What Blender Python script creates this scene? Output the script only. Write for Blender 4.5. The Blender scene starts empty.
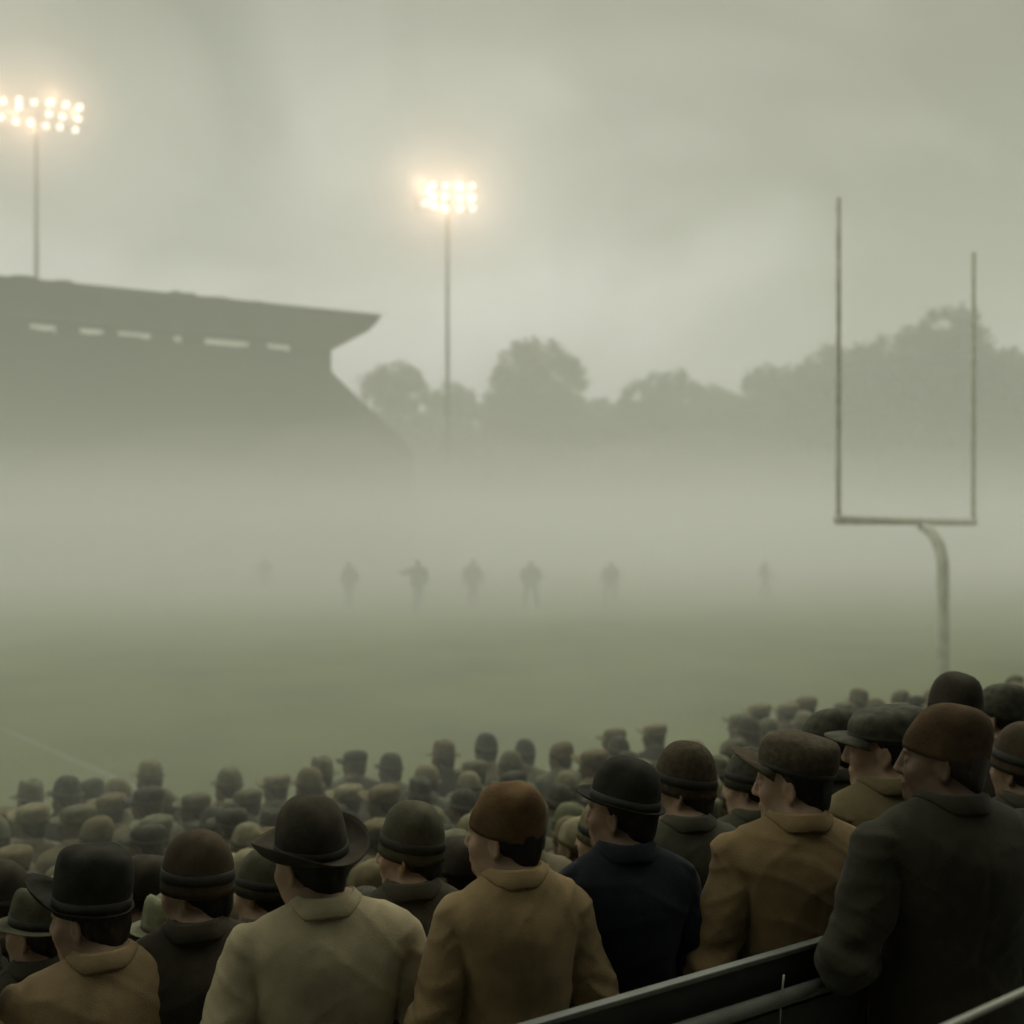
import bpy, math, random
import numpy as np
from mathutils import Vector, Matrix

random.seed(7)
RNG = np.random.default_rng(11)
scene = bpy.context.scene
COL = scene.collection
R = math.radians

# ------------------------------------------------------------------ frame of the place
EYE = 3.2            # camera height above the field
F = 1024.0           # focal length in pixels (36 mm on a 36 mm sensor)
HOR = 532.0          # horizon row in the photo
U = (0.83, 0.558)    # direction of the terrace rows and railings
V = (0.558, -0.83)   # uphill direction of the terrace
FD = (-0.66, 0.751)  # long axis of the playing field


def at(px, py, d):
    return Vector(((px - 512) / F * d, d, EYE - (py - HOR) / F * d))


def uv(x, y):
    return x * U[0] + y * U[1], x * V[0] + y * V[1]


def from_uv(u, v):
    return u * U[0] + v * V[0], u * U[1] + v * V[1]


TREAD = 0.5
SLOPE = 0.286
TOP0 = 1.39


def floor_z(v):
    k = math.floor(v / TREAD) * TREAD + TREAD * 0.5
    return max(0.0, TOP0 + SLOPE * k)


# ------------------------------------------------------------------ materials
def new_mat(name):
    m = bpy.data.materials.new(name)
    m.use_nodes = True
    nt = m.node_tree
    b = nt.nodes['Principled BSDF']
    return m, nt, b


def noise_mat(name, col, rough=0.85, var=0.3, scale=6.0, bump=0.2, bscale=120.0, bdist=0.002, metal=0.0,
              sheen=0.0, spec=0.3, col2=None, detail=4.0, stretch=None):
    m, nt, b = new_mat(name)
    N, L = nt.nodes, nt.links
    tc = N.new('ShaderNodeTexCoord')
    src = tc.outputs['Object']
    if stretch:
        mp = N.new('ShaderNodeMapping')
        mp.inputs['Scale'].default_value = stretch
        L.new(src, mp.inputs['Vector'])
        src = mp.outputs['Vector']
    n = N.new('ShaderNodeTexNoise')
    n.inputs['Scale'].default_value = scale
    n.inputs['Detail'].default_value = detail
    L.new(src, n.inputs['Vector'])
    r = N.new('ShaderNodeValToRGB')
    c2 = col2 if col2 else tuple(c * (1 + var) for c in col)
    c1 = tuple(c * (1 - var) for c in col)
    r.color_ramp.elements[0].position = 0.32
    r.color_ramp.elements[1].position = 0.68
    r.color_ramp.elements[0].color = (*c1, 1)
    r.color_ramp.elements[1].color = (*c2, 1)
    L.new(n.outputs['Fac'], r.inputs['Fac'])
    L.new(r.outputs['Color'], b.inputs['Base Color'])
    b.inputs['Roughness'].default_value = rough
    b.inputs['Metallic'].default_value = metal
    b.inputs['Specular IOR Level'].default_value = spec
    if sheen:
        b.inputs['Sheen Weight'].default_value = sheen
        b.inputs['Sheen Roughness'].default_value = 0.6
    if bump:
        n2 = N.new('ShaderNodeTexNoise')
        n2.inputs['Scale'].default_value = bscale
        n2.inputs['Detail'].default_value = 3
        L.new(src, n2.inputs['Vector'])
        bp = N.new('ShaderNodeBump')
        bp.inputs['Strength'].default_value = bump
        bp.inputs['Distance'].default_value = bdist
        L.new(n2.outputs['Fac'], bp.inputs['Height'])
        L.new(bp.outputs['Normal'], b.inputs['Normal'])
    return m


def emit_mat(name, col, strength):
    m = bpy.data.materials.new(name)
    m.use_nodes = True
    nt = m.node_tree
    b = nt.nodes['Principled BSDF']
    b.inputs['Base Color'].default_value = (0.8, 0.8, 0.75, 1)
    b.inputs['Emission Color'].default_value = (*col, 1)
    b.inputs['Emission Strength'].default_value = strength
    return m


def fog_mat(name, density, col, g=0.25):
    m = bpy.data.materials.new(name)
    m.use_nodes = True
    nt = m.node_tree
    nt.nodes.remove(nt.nodes['Principled BSDF'])
    out = nt.nodes['Material Output']
    s = nt.nodes.new('ShaderNodeVolumeScatter')
    s.inputs['Color'].default_value = (*col, 1)
    s.inputs['Density'].default_value = density
    s.inputs['Anisotropy'].default_value = g
    nt.links.new(s.outputs[0], out.inputs['Volume'])
    return m


# ------------------------------------------------------------------ object helpers
def link_mesh(name, verts, faces, mat, parent=None, smooth=True):
    me = bpy.data.meshes.new(name)
    me.from_pydata([tuple(v) for v in verts], [], [tuple(f) for f in faces])
    me.update()
    if smooth:
        me.polygons.foreach_set('use_smooth', [True] * len(me.polygons))
    o = bpy.data.objects.new(name, me)
    COL.objects.link(o)
    if mat:
        me.materials.append(mat)
    if parent:
        o.parent = parent
    return o


def tag(o, label=None, cat=None, group=None, kind=None):
    if label:
        o['label'] = label
    if cat:
        o['category'] = cat
    if group:
        o['group'] = group
    if kind:
        o['kind'] = kind
    return o


def empty(name, loc=(0, 0, 0), rz=0.0):
    o = bpy.data.objects.new(name, None)
    COL.objects.link(o)
    o.location = loc
    o.rotation_euler = (0, 0, rz)
    o.empty_display_size = 0.2
    return o


class MB:
    """collects shapes into one mesh"""

    def __init__(self):
        self.v, self.f = [], []

    def add(self, v, f):
        b = len(self.v)
        self.v += [tuple(p) for p in v]
        self.f += [tuple(b + i for i in q) for q in f]

    def box(self, c, s, rz=0.0):
        cx, cy, cz = c
        sx, sy, sz = s[0] / 2, s[1] / 2, s[2] / 2
        ca, sa = math.cos(rz), math.sin(rz)
        vs = []
        for z in (-sz, sz):
            for (x, y) in ((-sx, -sy), (sx, -sy), (sx, sy), (-sx, sy)):
                vs.append((cx + x * ca - y * sa, cy + x * sa + y * ca, cz + z))
        self.add(vs, [(0, 3, 2, 1), (4, 5, 6, 7), (0, 1, 5, 4), (1, 2, 6, 5), (2, 3, 7, 6), (3, 0, 4, 7)])

    def tube(self, pts, rad, n=12, cap=True):
        pts = [Vector(p) for p in pts]
        rads = rad if isinstance(rad, (list, tuple)) else [rad] * len(pts)
        rings = []
        ref = None
        for i, p in enumerate(pts):
            t = (pts[min(i + 1, len(pts) - 1)] - pts[max(i - 1, 0)]).normalized()
            if ref is None:
                ref = Vector((0, 0, 1)) if abs(t.z) < 0.9 else Vector((1, 0, 0))
            a = (ref - t * ref.dot(t)).normalized()
            ref = a
            b = t.cross(a)
            rings.append([p + (a * math.cos(k * 2 * math.pi / n) + b * math.sin(k * 2 * math.pi / n)) * rads[i] for k in range(n)])
        vs = [q for r in rings for q in r]
        fs = []
        for i in range(len(rings) - 1):
            for k in range(n):
                k2 = (k + 1) % n
                fs.append((i * n + k, i * n + k2, (i + 1) * n + k2, (i + 1) * n + k))
        if cap:
            fs.append(tuple(reversed(range(n))))
            fs.append(tuple((len(rings) - 1) * n + k for k in range(n)))
        self.add(vs, fs)

    def prism(self, poly, a, b):
        """poly: list of 2d points (s,z) -> 3d by functions a(s,z), b(s,z)"""
        n = len(poly)
        vs = [a(*p) for p in poly] + [b(*p) for p in poly]
        fs = [tuple(range(n)), tuple(reversed(range(n, 2 * n)))]
        for i in range(n):
            j = (i + 1) % n
            fs.append((i, i + n, j + n, j))
        self.add(vs, fs)

    def build(self, name, mat, parent=None, smooth=False):
        return link_mesh(name, self.v, self.f, mat, parent, smooth)


def copy_tree(o, parent=None):
    c = o.copy()
    COL.objects.link(c)
    if parent:
        c.parent = parent
    for ch in list(o.children):
        copy_tree(ch, c)
    return c


# ------------------------------------------------------------------ implicit surfaces (smooth organic bodies)
def axis(*segs):
    """segs: (start, stop, step) joined"""
    out = []
    for (a, b, h) in segs:
        n = max(1, int(round((b - a) / h)))
        out += list(np.linspace(a, b, n, endpoint=False))
    out.append(segs[-1][1])
    return np.array(out)


class SDF:
    def __init__(self, xs, ys, zs):
        self.ax = (xs, ys, zs)
        self.D = np.full((len(xs), len(ys), len(zs)), 1.0, dtype=np.float32)

    def _win(self, lo, hi):
        sl = []
        for i in range(3):
            a = max(0, int(np.searchsorted(self.ax[i], lo[i])) - 1)
            b = min(len(self.ax[i]), int(np.searchsorted(self.ax[i], hi[i])) + 2)
            if b <= a:
                return None
            sl.append(slice(a, b))
        P = np.meshgrid(*[self.ax[i][sl[i]] for i in range(3)], indexing='ij')
        return tuple(sl), P

    def _mix(self, sl, d, k, mode):
        D = self.D[sl]
        if mode == 'add':
            if k > 0:
                h = np.maximum(k - np.abs(D - d), 0) / k
                self.D[sl] = np.minimum(D, d) - h * h * k * 0.25
            else:
                self.D[sl] = np.minimum(D, d)
        else:
            d = -d
            if k > 0:
                h = np.maximum(k - np.abs(D - d), 0) / k
                self.D[sl] = np.maximum(D, d) + h * h * k * 0.25
            else:
                self.D[sl] = np.maximum(D, d)

    def cone(self, a, b, r1, r2, k=0.02, mode='add', flat=None):
        a, b = np.array(a, float), np.array(b, float)
        m = max(r1, r2) + k + 0.03
        w = self._win(np.minimum(a, b) - m, np.maximum(a, b) + m)
        if w is None:
            return
        sl, P = w
        ba = b - a
        q = [P[i] - a[i] for i in range(3)]
        h = np.clip((q[0] * ba[0] + q[1] * ba[1] + q[2] * ba[2]) / max(ba.dot(ba), 1e-9), 0, 1)
        d = np.sqrt(sum((q[i] - h * ba[i]) ** 2 for i in range(3))) - (r1 + (r2 - r1) * h)
        self._mix(sl, d, k, mode)

    def ell(self, c, r, k=0.02, mode='add', rot=None):
        c, r = np.array(c, float), np.array(r, float)
        m = max(r) + k + 0.03
        w = self._win(c - m, c + m)
        if w is None:
            return
        sl, P = w
        q = [P[i] - c[i] for i in range(3)]
        if rot is not None:      # rot: 3x3, columns = local axes
            q = [sum(rot[j, i] * q[j] for j in range(3)) for i in range(3)]
        k0 = np.sqrt(sum((q[i] / r[i]) ** 2 for i in range(3)))
        k1 = np.sqrt(sum((q[i] / r[i] ** 2) ** 2 for i in range(3))) + 1e-9
        d = k0 * (k0 - 1) / k1
        self._mix(sl, d, k, mode)

    def sample(self, p):
        ix = []
        fr = []
        for i in range(3):
            ax = self.ax[i]
            k = int(np.clip(np.searchsorted(ax, p[i]) - 1, 0, len(ax) - 2))
            ix.append(k); fr.append(float(np.clip((p[i] - ax[k]) / (ax[k + 1] - ax[k]), 0, 1)))
        c = self.D[ix[0]:ix[0] + 2, ix[1]:ix[1] + 2, ix[2]:ix[2] + 2].astype(float)
        c = c[0] * (1 - fr[0]) + c[1] * fr[0]
        c = c[0] * (1 - fr[1]) + c[1] * fr[1]
        return c[0] * (1 - fr[2]) + c[1] * fr[2]

    def grid(self):
        return np.meshgrid(*self.ax, indexing='ij')

    def cut(self, n, c):
        """keep n.p >= c"""
        P = self.grid()
        self.D = np.maximum(self.D, c - (P[0] * n[0] + P[1] * n[1] + P[2] * n[2])).astype(np.float32)

    def mesh(self, smooth=2):
        D = self.D
        xs, ys, zs = self.ax
        ins = D < 0
        nx, ny, nz = D.shape
        cnt = np.zeros((nx - 1, ny - 1, nz - 1), np.int8)
        for i in (0, 1):
            for j in (0, 1):
                for k in (0, 1):
                    cnt += ins[i:nx - 1 + i, j:ny - 1 + j, k:nz - 1 + k]
        act = (cnt > 0) & (cnt < 8)
        I, J, K = np.nonzero(act)
        idx = np.full(act.shape, -1, np.int64)
        idx[I, J, K] = np.arange(len(I))
        pos = np.zeros((len(I), 3))
        n = np.zeros(len(I))
        corners = [(0, 0, 0), (1, 0, 0), (0, 1, 0), (1, 1, 0), (0, 0, 1), (1, 0, 1), (0, 1, 1), (1, 1, 1)]
        for a in range(8):
            for b in range(a + 1, 8):
                ca, cb = corners[a], corners[b]
                if sum(abs(ca[q] - cb[q]) for q in range(3)) != 1:
                    continue
                da = D[I + ca[0], J + ca[1], K + ca[2]]
                db = D[I + cb[0], J + cb[1], K + cb[2]]
                s = (da < 0) != (db < 0)
                t = np.where(s, da / np.where(np.abs(da - db) < 1e-9, 1, da - db), 0)
                pa = np.stack([xs[I + ca[0]], ys[J + ca[1]], zs[K + ca[2]]], 1)
                pb = np.stack([xs[I + cb[0]], ys[J + cb[1]], zs[K + cb[2]]], 1)
                pos += np.where(s[:, None], pa + (pb - pa) * t[:, None], 0)
                n += s
        pos /= n[:, None]
        quads = []
        # x edges
        s = ins[:-1, 1:-1, 1:-1] != ins[1:, 1:-1, 1:-1]
        i, j, k = np.nonzero(s); j += 1; k += 1
        q = np.stack([idx[i, j - 1, k - 1], idx[i, j, k - 1], idx[i, j, k], idx[i, j - 1, k]], 1)
        fl = ~ins[i, j, k]
        q[fl] = q[fl][:, ::-1]; quads.append(q)
        s = ins[1:-1, :-1, 1:-1] != ins[1:-1, 1:, 1:-1]
        i, j, k = np.nonzero(s); i += 1; k += 1
        q = np.stack([idx[i - 1, j, k - 1], idx[i - 1, j, k], idx[i, j, k], idx[i, j, k - 1]], 1)
        fl = ~ins[i, j, k]
        q[fl] = q[fl][:, ::-1]; quads.append(q)
        s = ins[1:-1, 1:-1, :-1] != ins[1:-1, 1:-1, 1:]
        i, j, k = np.nonzero(s); i += 1; j += 1
        q = np.stack([idx[i - 1, j - 1, k], idx[i, j - 1, k], idx[i, j, k], idx[i - 1, j, k]], 1)
        fl = ~ins[i, j, k]
        q[fl] = q[fl][:, ::-1]; quads.append(q)
        Q = np.concatenate(quads)
        Q = Q[(Q >= 0).all(1)]
        e = np.concatenate([Q[:, [0, 1]], Q[:, [1, 2]], Q[:, [2, 3]], Q[:, [3, 0]]])
        deg = np.bincount(e.ravel(), minlength=len(pos))[:, None].astype(float)
        for it in range(smooth * 2):
            acc = np.zeros_like(pos)
            for c in range(3):
                acc[:, c] = (np.bincount(e[:, 0], pos[e[:, 1], c], len(pos)) + np.bincount(e[:, 1], pos[e[:, 0], c], len(pos)))
            lam = 0.5 if it % 2 == 0 else -0.45
            pos = pos + lam * (acc / np.maximum(deg, 1) - pos)
        return pos, Q

    def build(self, name, mat, parent=None, smooth=2):
        p, q = self.mesh(smooth)
        me = bpy.data.meshes.new(name)
        me.vertices.add(len(p))
        me.vertices.foreach_set('co', p.astype(np.float32).ravel())
        me.loops.add(len(q) * 4)
        me.loops.foreach_set('vertex_index', q.astype(np.int32).ravel())
        me.polygons.add(len(q))
        me.polygons.foreach_set('loop_start', np.arange(0, len(q) * 4, 4, dtype=np.int32))
        me.polygons.foreach_set('use_smooth', np.ones(len(q), dtype=bool))
        me.update(calc_edges=True)
        me.validate()
        o = bpy.data.objects.new(name, me)
        COL.objects.link(o)
        if mat:
            me.materials.append(mat)
        if parent:
            o.parent = parent
        return o


SKY_GAIN = 1.02
SUN_E = 1.1
LENS_E = 3.0
LAMP_W = 6500.0
LAMP_FOG = 0.012
BANK_FOG = 0.011
# ------------------------------------------------------------------ people
def rz_m(a):
    c, s = math.cos(a), math.sin(a)
    return np.array([[c, -s, 0], [s, c, 0], [0, 0, 1]])


def rx_m(a):
    c, s = math.cos(a), math.sin(a)
    return np.array([[1, 0, 0], [0, c, -s], [0, s, c]])


def ry_m(a):
    c, s = math.cos(a), math.sin(a)
    return np.array([[c, 0, s], [0, 1, 0], [-s, 0, c]])


HEADC = np.array([0.0, 0.025, 1.603])


class Pose:
    """joint positions of a figure about 1.75 m tall, facing +Y, right = +X"""

    def __init__(self, yaw=0.5, nod=0.0, tilt=0.0, lean=0.0, build=1.0, arms='down', legs='stand', slouch=0.0, belly=0.0, hx=0.0):
        self.yaw, self.build, self.belly = yaw, build, belly
        self.Rh = rz_m(yaw) @ rx_m(nod) @ ry_m(tilt)
        self.hc = HEADC + np.array([hx, slouch, -abs(slouch) * 0.3])
        b = build
        self.sh = {s: np.array([s * 0.178 * b, -0.012, 1.392]) for s in (-1, 1)}
        self.el, self.wr, self.hd = {}, {}, {}
        for s in (-1, 1):
            if arms == 'down':
                self.el[s] = np.array([s * 0.262 * b, -0.035, 1.12]); self.wr[s] = np.array([s * 0.262 * b, 0.05, 0.875])
            elif arms == 'pocket':
                self.el[s] = np.array([s * 0.290 * b, -0.075, 1.14]); self.wr[s] = np.array([s * 0.225 * b, 0.085, 0.955])
            elif arms == 'clasp':
                self.el[s] = np.array([s * 0.285 * b, -0.06, 1.135]); self.wr[s] = np.array([s * 0.075, 0.215, 1.06 + s * 0.02])
            elif arms == 'run':
                self.el[s] = np.array([s * 0.30, -0.10 * s - .03, 1.16]); self.wr[s] = np.array([s * 0.24, 0.17 - 0.12 * s, 1.10 + .10 * s])
            elif arms == 'point':
                if s > 0:
                    self.el[s] = np.array([0.42, 0.04, 1.29]); self.wr[s] = np.array([0.62, 0.14, 1.34])
                else:
                    self.el[s] = np.array([-0.31, -0.04, 1.14]); self.wr[s] = np.array([-0.24, 0.14, 1.0])
            elif arms == 'crouch':
                self.el[s] = np.array([s * 0.34, 0.05, 1.14]); self.wr[s] = np.array([s * 0.26, 0.22, 1.0])
        self.hip = {s: np.array([s * 0.092, 0.0, 0.92]) for s in (-1, 1)}
        self.kn, self.an = {}, {}
        for s in (-1, 1):
            if legs == 'stand':
                self.kn[s] = np.array([s * 0.105, 0.02, 0.50]); self.an[s] = np.array([s * 0.11, -0.02, 0.085])
            elif legs == 'run':
                self.kn[s] = np.array([s * 0.10, 0.20 * s + .05, 0.53]); self.an[s] = np.array([s * 0.10, (0.12 if s > 0 else -.34), 0.10 if s > 0 else 0.22])
            else:
                self.kn[s] = np.array([s * 0.19, 0.12, 0.50]); self.an[s] = np.array([s * 0.23, -0.02, 0.085])

    def h(self, p):
        return self.hc + self.Rh @ np.array(p, float)


def hand(S, P, s):
    w = P.wr[s]
    d = w - P.el[s]; d /= np.linalg.norm(d)
    side = np.array([s, 0, 0.0]) - d * d[0] * s; side /= np.linalg.norm(side)   # back of the hand faces outwards
    fw = np.cross(d, side)
    if fw[1] < 0:
        fw = -fw
    pc = w + d * 0.055
    Rm = np.stack([side, fw, d], 1)
    S.ell(pc, (0.016, 0.042, 0.052), 0.015, rot=Rm)
    for k, (o, l) in enumerate(((0.030, .070), (0.010, .078), (-0.011, .073), (-0.030, .058))):
        a = w + d * 0.092 + fw * o
        b = a + d * l * .55 - side * .006
        c = b + d * l * .38 - side * .022
        S.cone(a, b, .0095, .0085, .004); S.cone(b, c, .0085, .007, .004)
    t0 = w + d * .035 + fw * .035; t1 = t0 + d * .03 + fw * .028 - side * .008; t2 = t1 + d * .03 + fw * .006 - side * .012
    S.cone(t0, t1, .013, .011, .008); S.cone(t1, t2, .011, .008, .004)


def body_sdf(P, fine=True):
    if fine:
        xs = axis((-.46, -.33, .012), (-.33, -.12, .009), (-.12, .12, .007), (.12, .33, .009), (.33, .46, .012))
        ys = axis((-.22, -.13, .009), (-.13, .16, .007), (.16, .40, .011))
        zs = axis((-.02, .74, .018), (.74, .95, .009), (.95, 1.42, .014), (1.42, 1.80, .0062))
    else:
        xs = axis((-.75, -.13, .018), (-.13, .13, .012), (.13, .8, .018)); ys = axis((-.45, -.13, .02), (-.13, .16, .012), (.16, .5, .018))
        zs = axis((-.02, 1.42, .02), (1.42, 1.80, .011))
    S = SDF(xs, ys, zs)
    Rh = P.Rh
    # head
    S.ell(P.h((0, -.014, .028)), (.074, .094, .090), .0, rot=Rh)
    S.ell(P.h((0, .030, -.040)), (.058, .062, .080), .035, rot=Rh)
    S.ell(P.h((0, .072, -.098)), (.022, .020, .018), .03, rot=Rh)
    for s in (-1, 1):
        S.ell(P.h((s * .036, .062, -.030)), (.024, .024, .028), .02, rot=Rh)
        S.ell(P.h((s * .046, .012, -.072)), (.020, .045, .028), .03, rot=Rh)
    S.cone(P.h((-.032, .082, .024)), P.h((.032, .082, .024)), .010, .010, .012)
    for s in (-1, 1):
        S.ell(P.h((s * .031, .098, .004)), (.014, .012, .009), .012, 'sub', rot=Rh)
        S.ell(P.h((s * .031, .080, .003)), (.012, .011, .010), .003, rot=Rh)
    S.cone(P.h((0, .092, .010)), P.h((0, .106, -.028)), .008, .0115, .010)
    for s in (-1, 1):
        S.ell(P.h((s * .011, .101, -.034)), (.008, .009, .007), .008, rot=Rh)
    S.cone(P.h((-.018, .090, -.062)), P.h((.018, .090, -.062)), .0065, .0065, .006)
    S.cone(P.h((-.015, .088, -.074)), P.h((.015, .088, -.074)), .007, .007, .006)
    for s in (-1, 1):
        Re = Rh @ rz_m(s * 0.45)
        S.ell(P.h((s * .079, -.006, -.010)), (.008, .020, .033), .008, rot=Re)
        S.ell(P.h((s * .087, -.004, -.008)), (.006, .011, .020), .004, 'sub', rot=Re)
    # neck and trunk
    nb = np.array([0, -.018, 1.455])
    S.cone(P.h((0, -.030, -.060)), nb, .054, .062, .03)
    b = P.build
    S.ell((0, -.005, 1.27), (.165 * b, .105, .20), .05)
    S.cone((-.13 * b, -.012, 1.40), (.13 * b, -.012, 1.40), .065, .065, .06)
    S.cone(nb, (0, -.01, 1.30), .075, .10, .06)
    S.ell((0, 0.005, 1.03), (.150 * b, .105, .16), .06)
    S.ell((0, 0, .92), (.155 * b, .11, .12), .06)
    for s in (-1, 1):
        S.cone(P.sh[s], P.el[s], .055, .042, .03)
        S.cone(P.el[s], P.wr[s], .041, .027, .015)
        if fine:
            hand(S, P, s)
        else:
            d = (P.wr[s] - P.el[s]) / np.linalg.norm(P.wr[s] - P.el[s])
            S.cone(P.wr[s], P.wr[s] + d * .12, .032, .022, .02)
        S.cone(P.hip[s], P.kn[s], .082, .055, .03)
        S.cone(P.kn[s], P.an[s], .052, .036, .02)
        S.cone(P.an[s], P.an[s] + np.array([s * .01, .13, -.045]), .038, .03, .02)
    return S


def wob(P3, seed, a, f=(9, 9, 7)):
    """smooth pseudo-random displacement"""
    rng = np.random.default_rng(seed)
    X, Y, Z = P3
    out = np.zeros(X.shape, np.float32)
    for k in range(6):
        d = rng.normal(size=3) * np.array(f)
        d2 = rng.normal(size=3) * np.array(f) * .7
        out += np.sin(X * d[0] + Y * d[1] + Z * d[2] + rng.uniform(0, 6.28) + 1.2 * np.sin(X * d2[0] + Y * d2[1] + Z * d2[2]))
    return out * a / 3


def ridges(P3, seed, a, wl=.10, n=4):
    rng = np.random.default_rng(seed)
    X, Y, Z = P3
    out = np.zeros(X.shape, np.float32)
    for k in range(n):
        ang = rng.uniform(-1.1, 1.1)
        f = 3.14 / (wl * rng.uniform(.7, 1.5))
        warp = 1.4 * np.sin(X * rng.uniform(5, 11) + Z * rng.uniform(4, 9) + rng.uniform(0, 6.28)) + .8 * np.sin(Y * 12 + X * rng.uniform(-14, 14))
        ph = (Z * math.cos(ang) + X * math.sin(ang)) * f + warp + rng.uniform(0, 6.28)
        r = (1 - np.abs(np.sin(ph))) ** 3
        m = np.clip(.5 + .8 * np.sin(X * rng.uniform(6, 13) + Z * rng.uniform(5, 10) + rng.uniform(0, 6.28)), 0, 1)
        out += r * m
    return out * a


def coat_sdf(P, fine=True, hem=.70, puff=1.0, seed=0):
    if fine:
        xs = axis((-.47, .47, .008)); ys = axis((-.25, .33, .009)); zs = axis((hem - .03, 1.02, .014), (1.02, 1.56, .007))
    else:
        xs = axis((-.75, .75, .018)); ys = axis((-.3, .34, .018)); zs = axis((hem - .04, 1.60, .018))
    S = SDF(xs, ys, zs)
    b = P.build * puff
    nb = np.array([0, -.020, 1.47])
    S.ell((0, -.008, 1.27), (.180 * b, .138 * puff, .235), .0)
    S.cone((-.135 * b, -.014, 1.378), (.135 * b, -.014, 1.378), .083, .083, .07)
    S.ell((0, -.045, 1.32), (.150 * b, .105, .17), .06)
    for s in (-1, 1):
        S.cone((s * .03, -.025, 1.478), (s * .165 * b, -.014, 1.405), .052, .060, .05)
    S.ell((0, .008 + .02 * P.belly, 1.03), (.170 * b + .02 * P.belly, .137 + .035 * P.belly, .25), .07)
    S.ell((0, 0, .82), (.195 * b, .150, .24), .07)
    S.cone(nb, nb - np.array([0, 0, .08]), .068, .10, .05)
    if fine:
        G = S.grid()
        S.D += wob(G, seed, .0055, (13, 13, 9)).astype(np.float32)
        S.D -= ridges(G, seed + 300, .0034, .13).astype(np.float32)
        # shallow drag folds from the shoulder blades and across the small of the back
        X, Y, Z = G
        fold = np.sin((Z * 34 + np.abs(X) * 26 * (1 if seed % 2 else -1) + np.sin(X * 14 + seed) * 1.3))
        S.D += (fold * .0055 * np.exp(-((Z - 1.10) / .13) ** 2) * (Y < 0.08)).astype(np.float32)
    A = SDF(xs, ys, zs)
    for s in (-1, 1):
        A.cone(P.sh[s] + np.array([-s * .01, 0, .002]), P.el[s], .079 * puff, .064 * puff, .0)
        A.cone(P.el[s], P.wr[s], .063 * puff, .047, .03)
    if fine:
        X, Y, Z = G
        A.D += wob(G, seed + 50, .007, (20, 20, 24)).astype(np.float32)
        A.D -= ridges(G, seed + 400, .0046, .08).astype(np.float32)
        for s in (-1, 1):
            e = P.el[s]
            r2 = ((X - e[0]) ** 2 + (Y - e[1]) ** 2 + (Z - e[2]) ** 2)
            A.D += (.0065 * np.sin((Z + .6 * Y * s + .35 * X * s) * 105 + seed) * np.exp(-r2 / .012)).astype(np.float32)
    k = .012 if fine else .03
    seam = np.exp(-((S.D - A.D) / .008) ** 2)
    h = np.maximum(k - np.abs(S.D - A.D), 0) / k
    S.D = np.minimum(S.D, A.D) - h * h * k * .25
    if fine:      # armhole seam, centre back seam and shoulder yoke
        X, Y, Z = G
        S.D += (.0060 * seam * (Z > 1.12)).astype(np.float32)
        S.D += (.0030 * np.exp(-((X - .004 * np.sin(Z * 20)) / .007) ** 2) * ((Z < 1.42) & (Y < 0))).astype(np.float32)
    # keep the wrists open-ended and the hem level
    for s in (-1, 1):
        d = P.wr[s] - P.el[s]; d /= np.linalg.norm(d)
        X, Y, Z = S.grid()
        w = P.wr[s] - d * .012
        q = (X - w[0]) * d[0] + (Y - w[1]) * d[1] + (Z - w[2]) * d[2]
        r2 = (X - w[0]) ** 2 + (Y - w[1]) ** 2 + (Z - w[2]) ** 2
        S.D = np.where((q > 0) & (r2 < .09 ** 2) & (A.D < .03), np.maximum(S.D, q), S.D)
    S.cut((0, 0, 1), hem)
    S.cut((0, 0, -1), -1.535)
    return S


def trousers_sdf(P, fine=False):
    xs = axis((-.36, .36, .016)); ys = axis((-.45, .36, .016)); zs = axis((.02, 1.05, .02))
    S = SDF(xs, ys, zs)
    S.ell((0, 0, .93), (.172 * P.build, .125, .14), .0)
    for s in (-1, 1):
        S.cone(P.hip[s], P.kn[s], .100, .078, .04)
        S.cone(P.kn[s], P.an[s], .077, .068, .03)
    S.cut((0, 0, 1), .055)
    return S


def shoe_sdf(P, s):
    a = P.an[s]
    xs = axis((a[0] - .09, a[0] + .09, .010)); ys = axis((a[1] - .12, a[1] + .26, .010)); zs = axis((a[2] - .11, a[2] + .08, .010))
    S = SDF(xs, ys, zs)
    S.cone(a + np.array([0, -.015, .03]), a + np.array([0, -.03, -.04]), .047, .045, .0)
    S.cone(a + np.array([0, -.02, -.04]), a + np.array([s * .015, .17, -.052]), .046, .038, .03)
    S.cut((0, 0, 1), a[2] - .085)
    return S


def hair_sdf(P, fine=True, nape=-.108, thick=.006, seed=0):
    c = P.hc
    h = .007 if fine else .013
    xs = axis((c[0] - .13, c[0] + .13, h)); ys = axis((c[1] - .16, c[1] + .16, h)); zs = axis((c[2] - .14, c[2] + .15, h))
    S = SDF(xs, ys, zs)
    Rh = P.Rh
    t = thick
    S.ell(P.h((0, -.016, .026)), (.076 + t, .096 + t, .092 + t), .0, rot=Rh)
    S.ell(P.h((0, -.058, -.045)), (.052 + t * .4, .043 + t, .062), .03, rot=Rh)
    if fine:
        S.D += wob(S.grid(), seed + 9, .004, (60, 60, 20)).astype(np.float32)
    G = S.grid()
    q = np.stack([G[i] - c[i] for i in range(3)], -1) @ Rh     # head coordinates
    S.D = np.maximum(S.D, -(-q[..., 1] * .85 + q[..., 2] * .53 - .004)).astype(np.float32)
    S.D = np.maximum(S.D, nape - q[..., 2] + .25 * np.abs(q[..., 0])).astype(np.float32)
    return S


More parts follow.
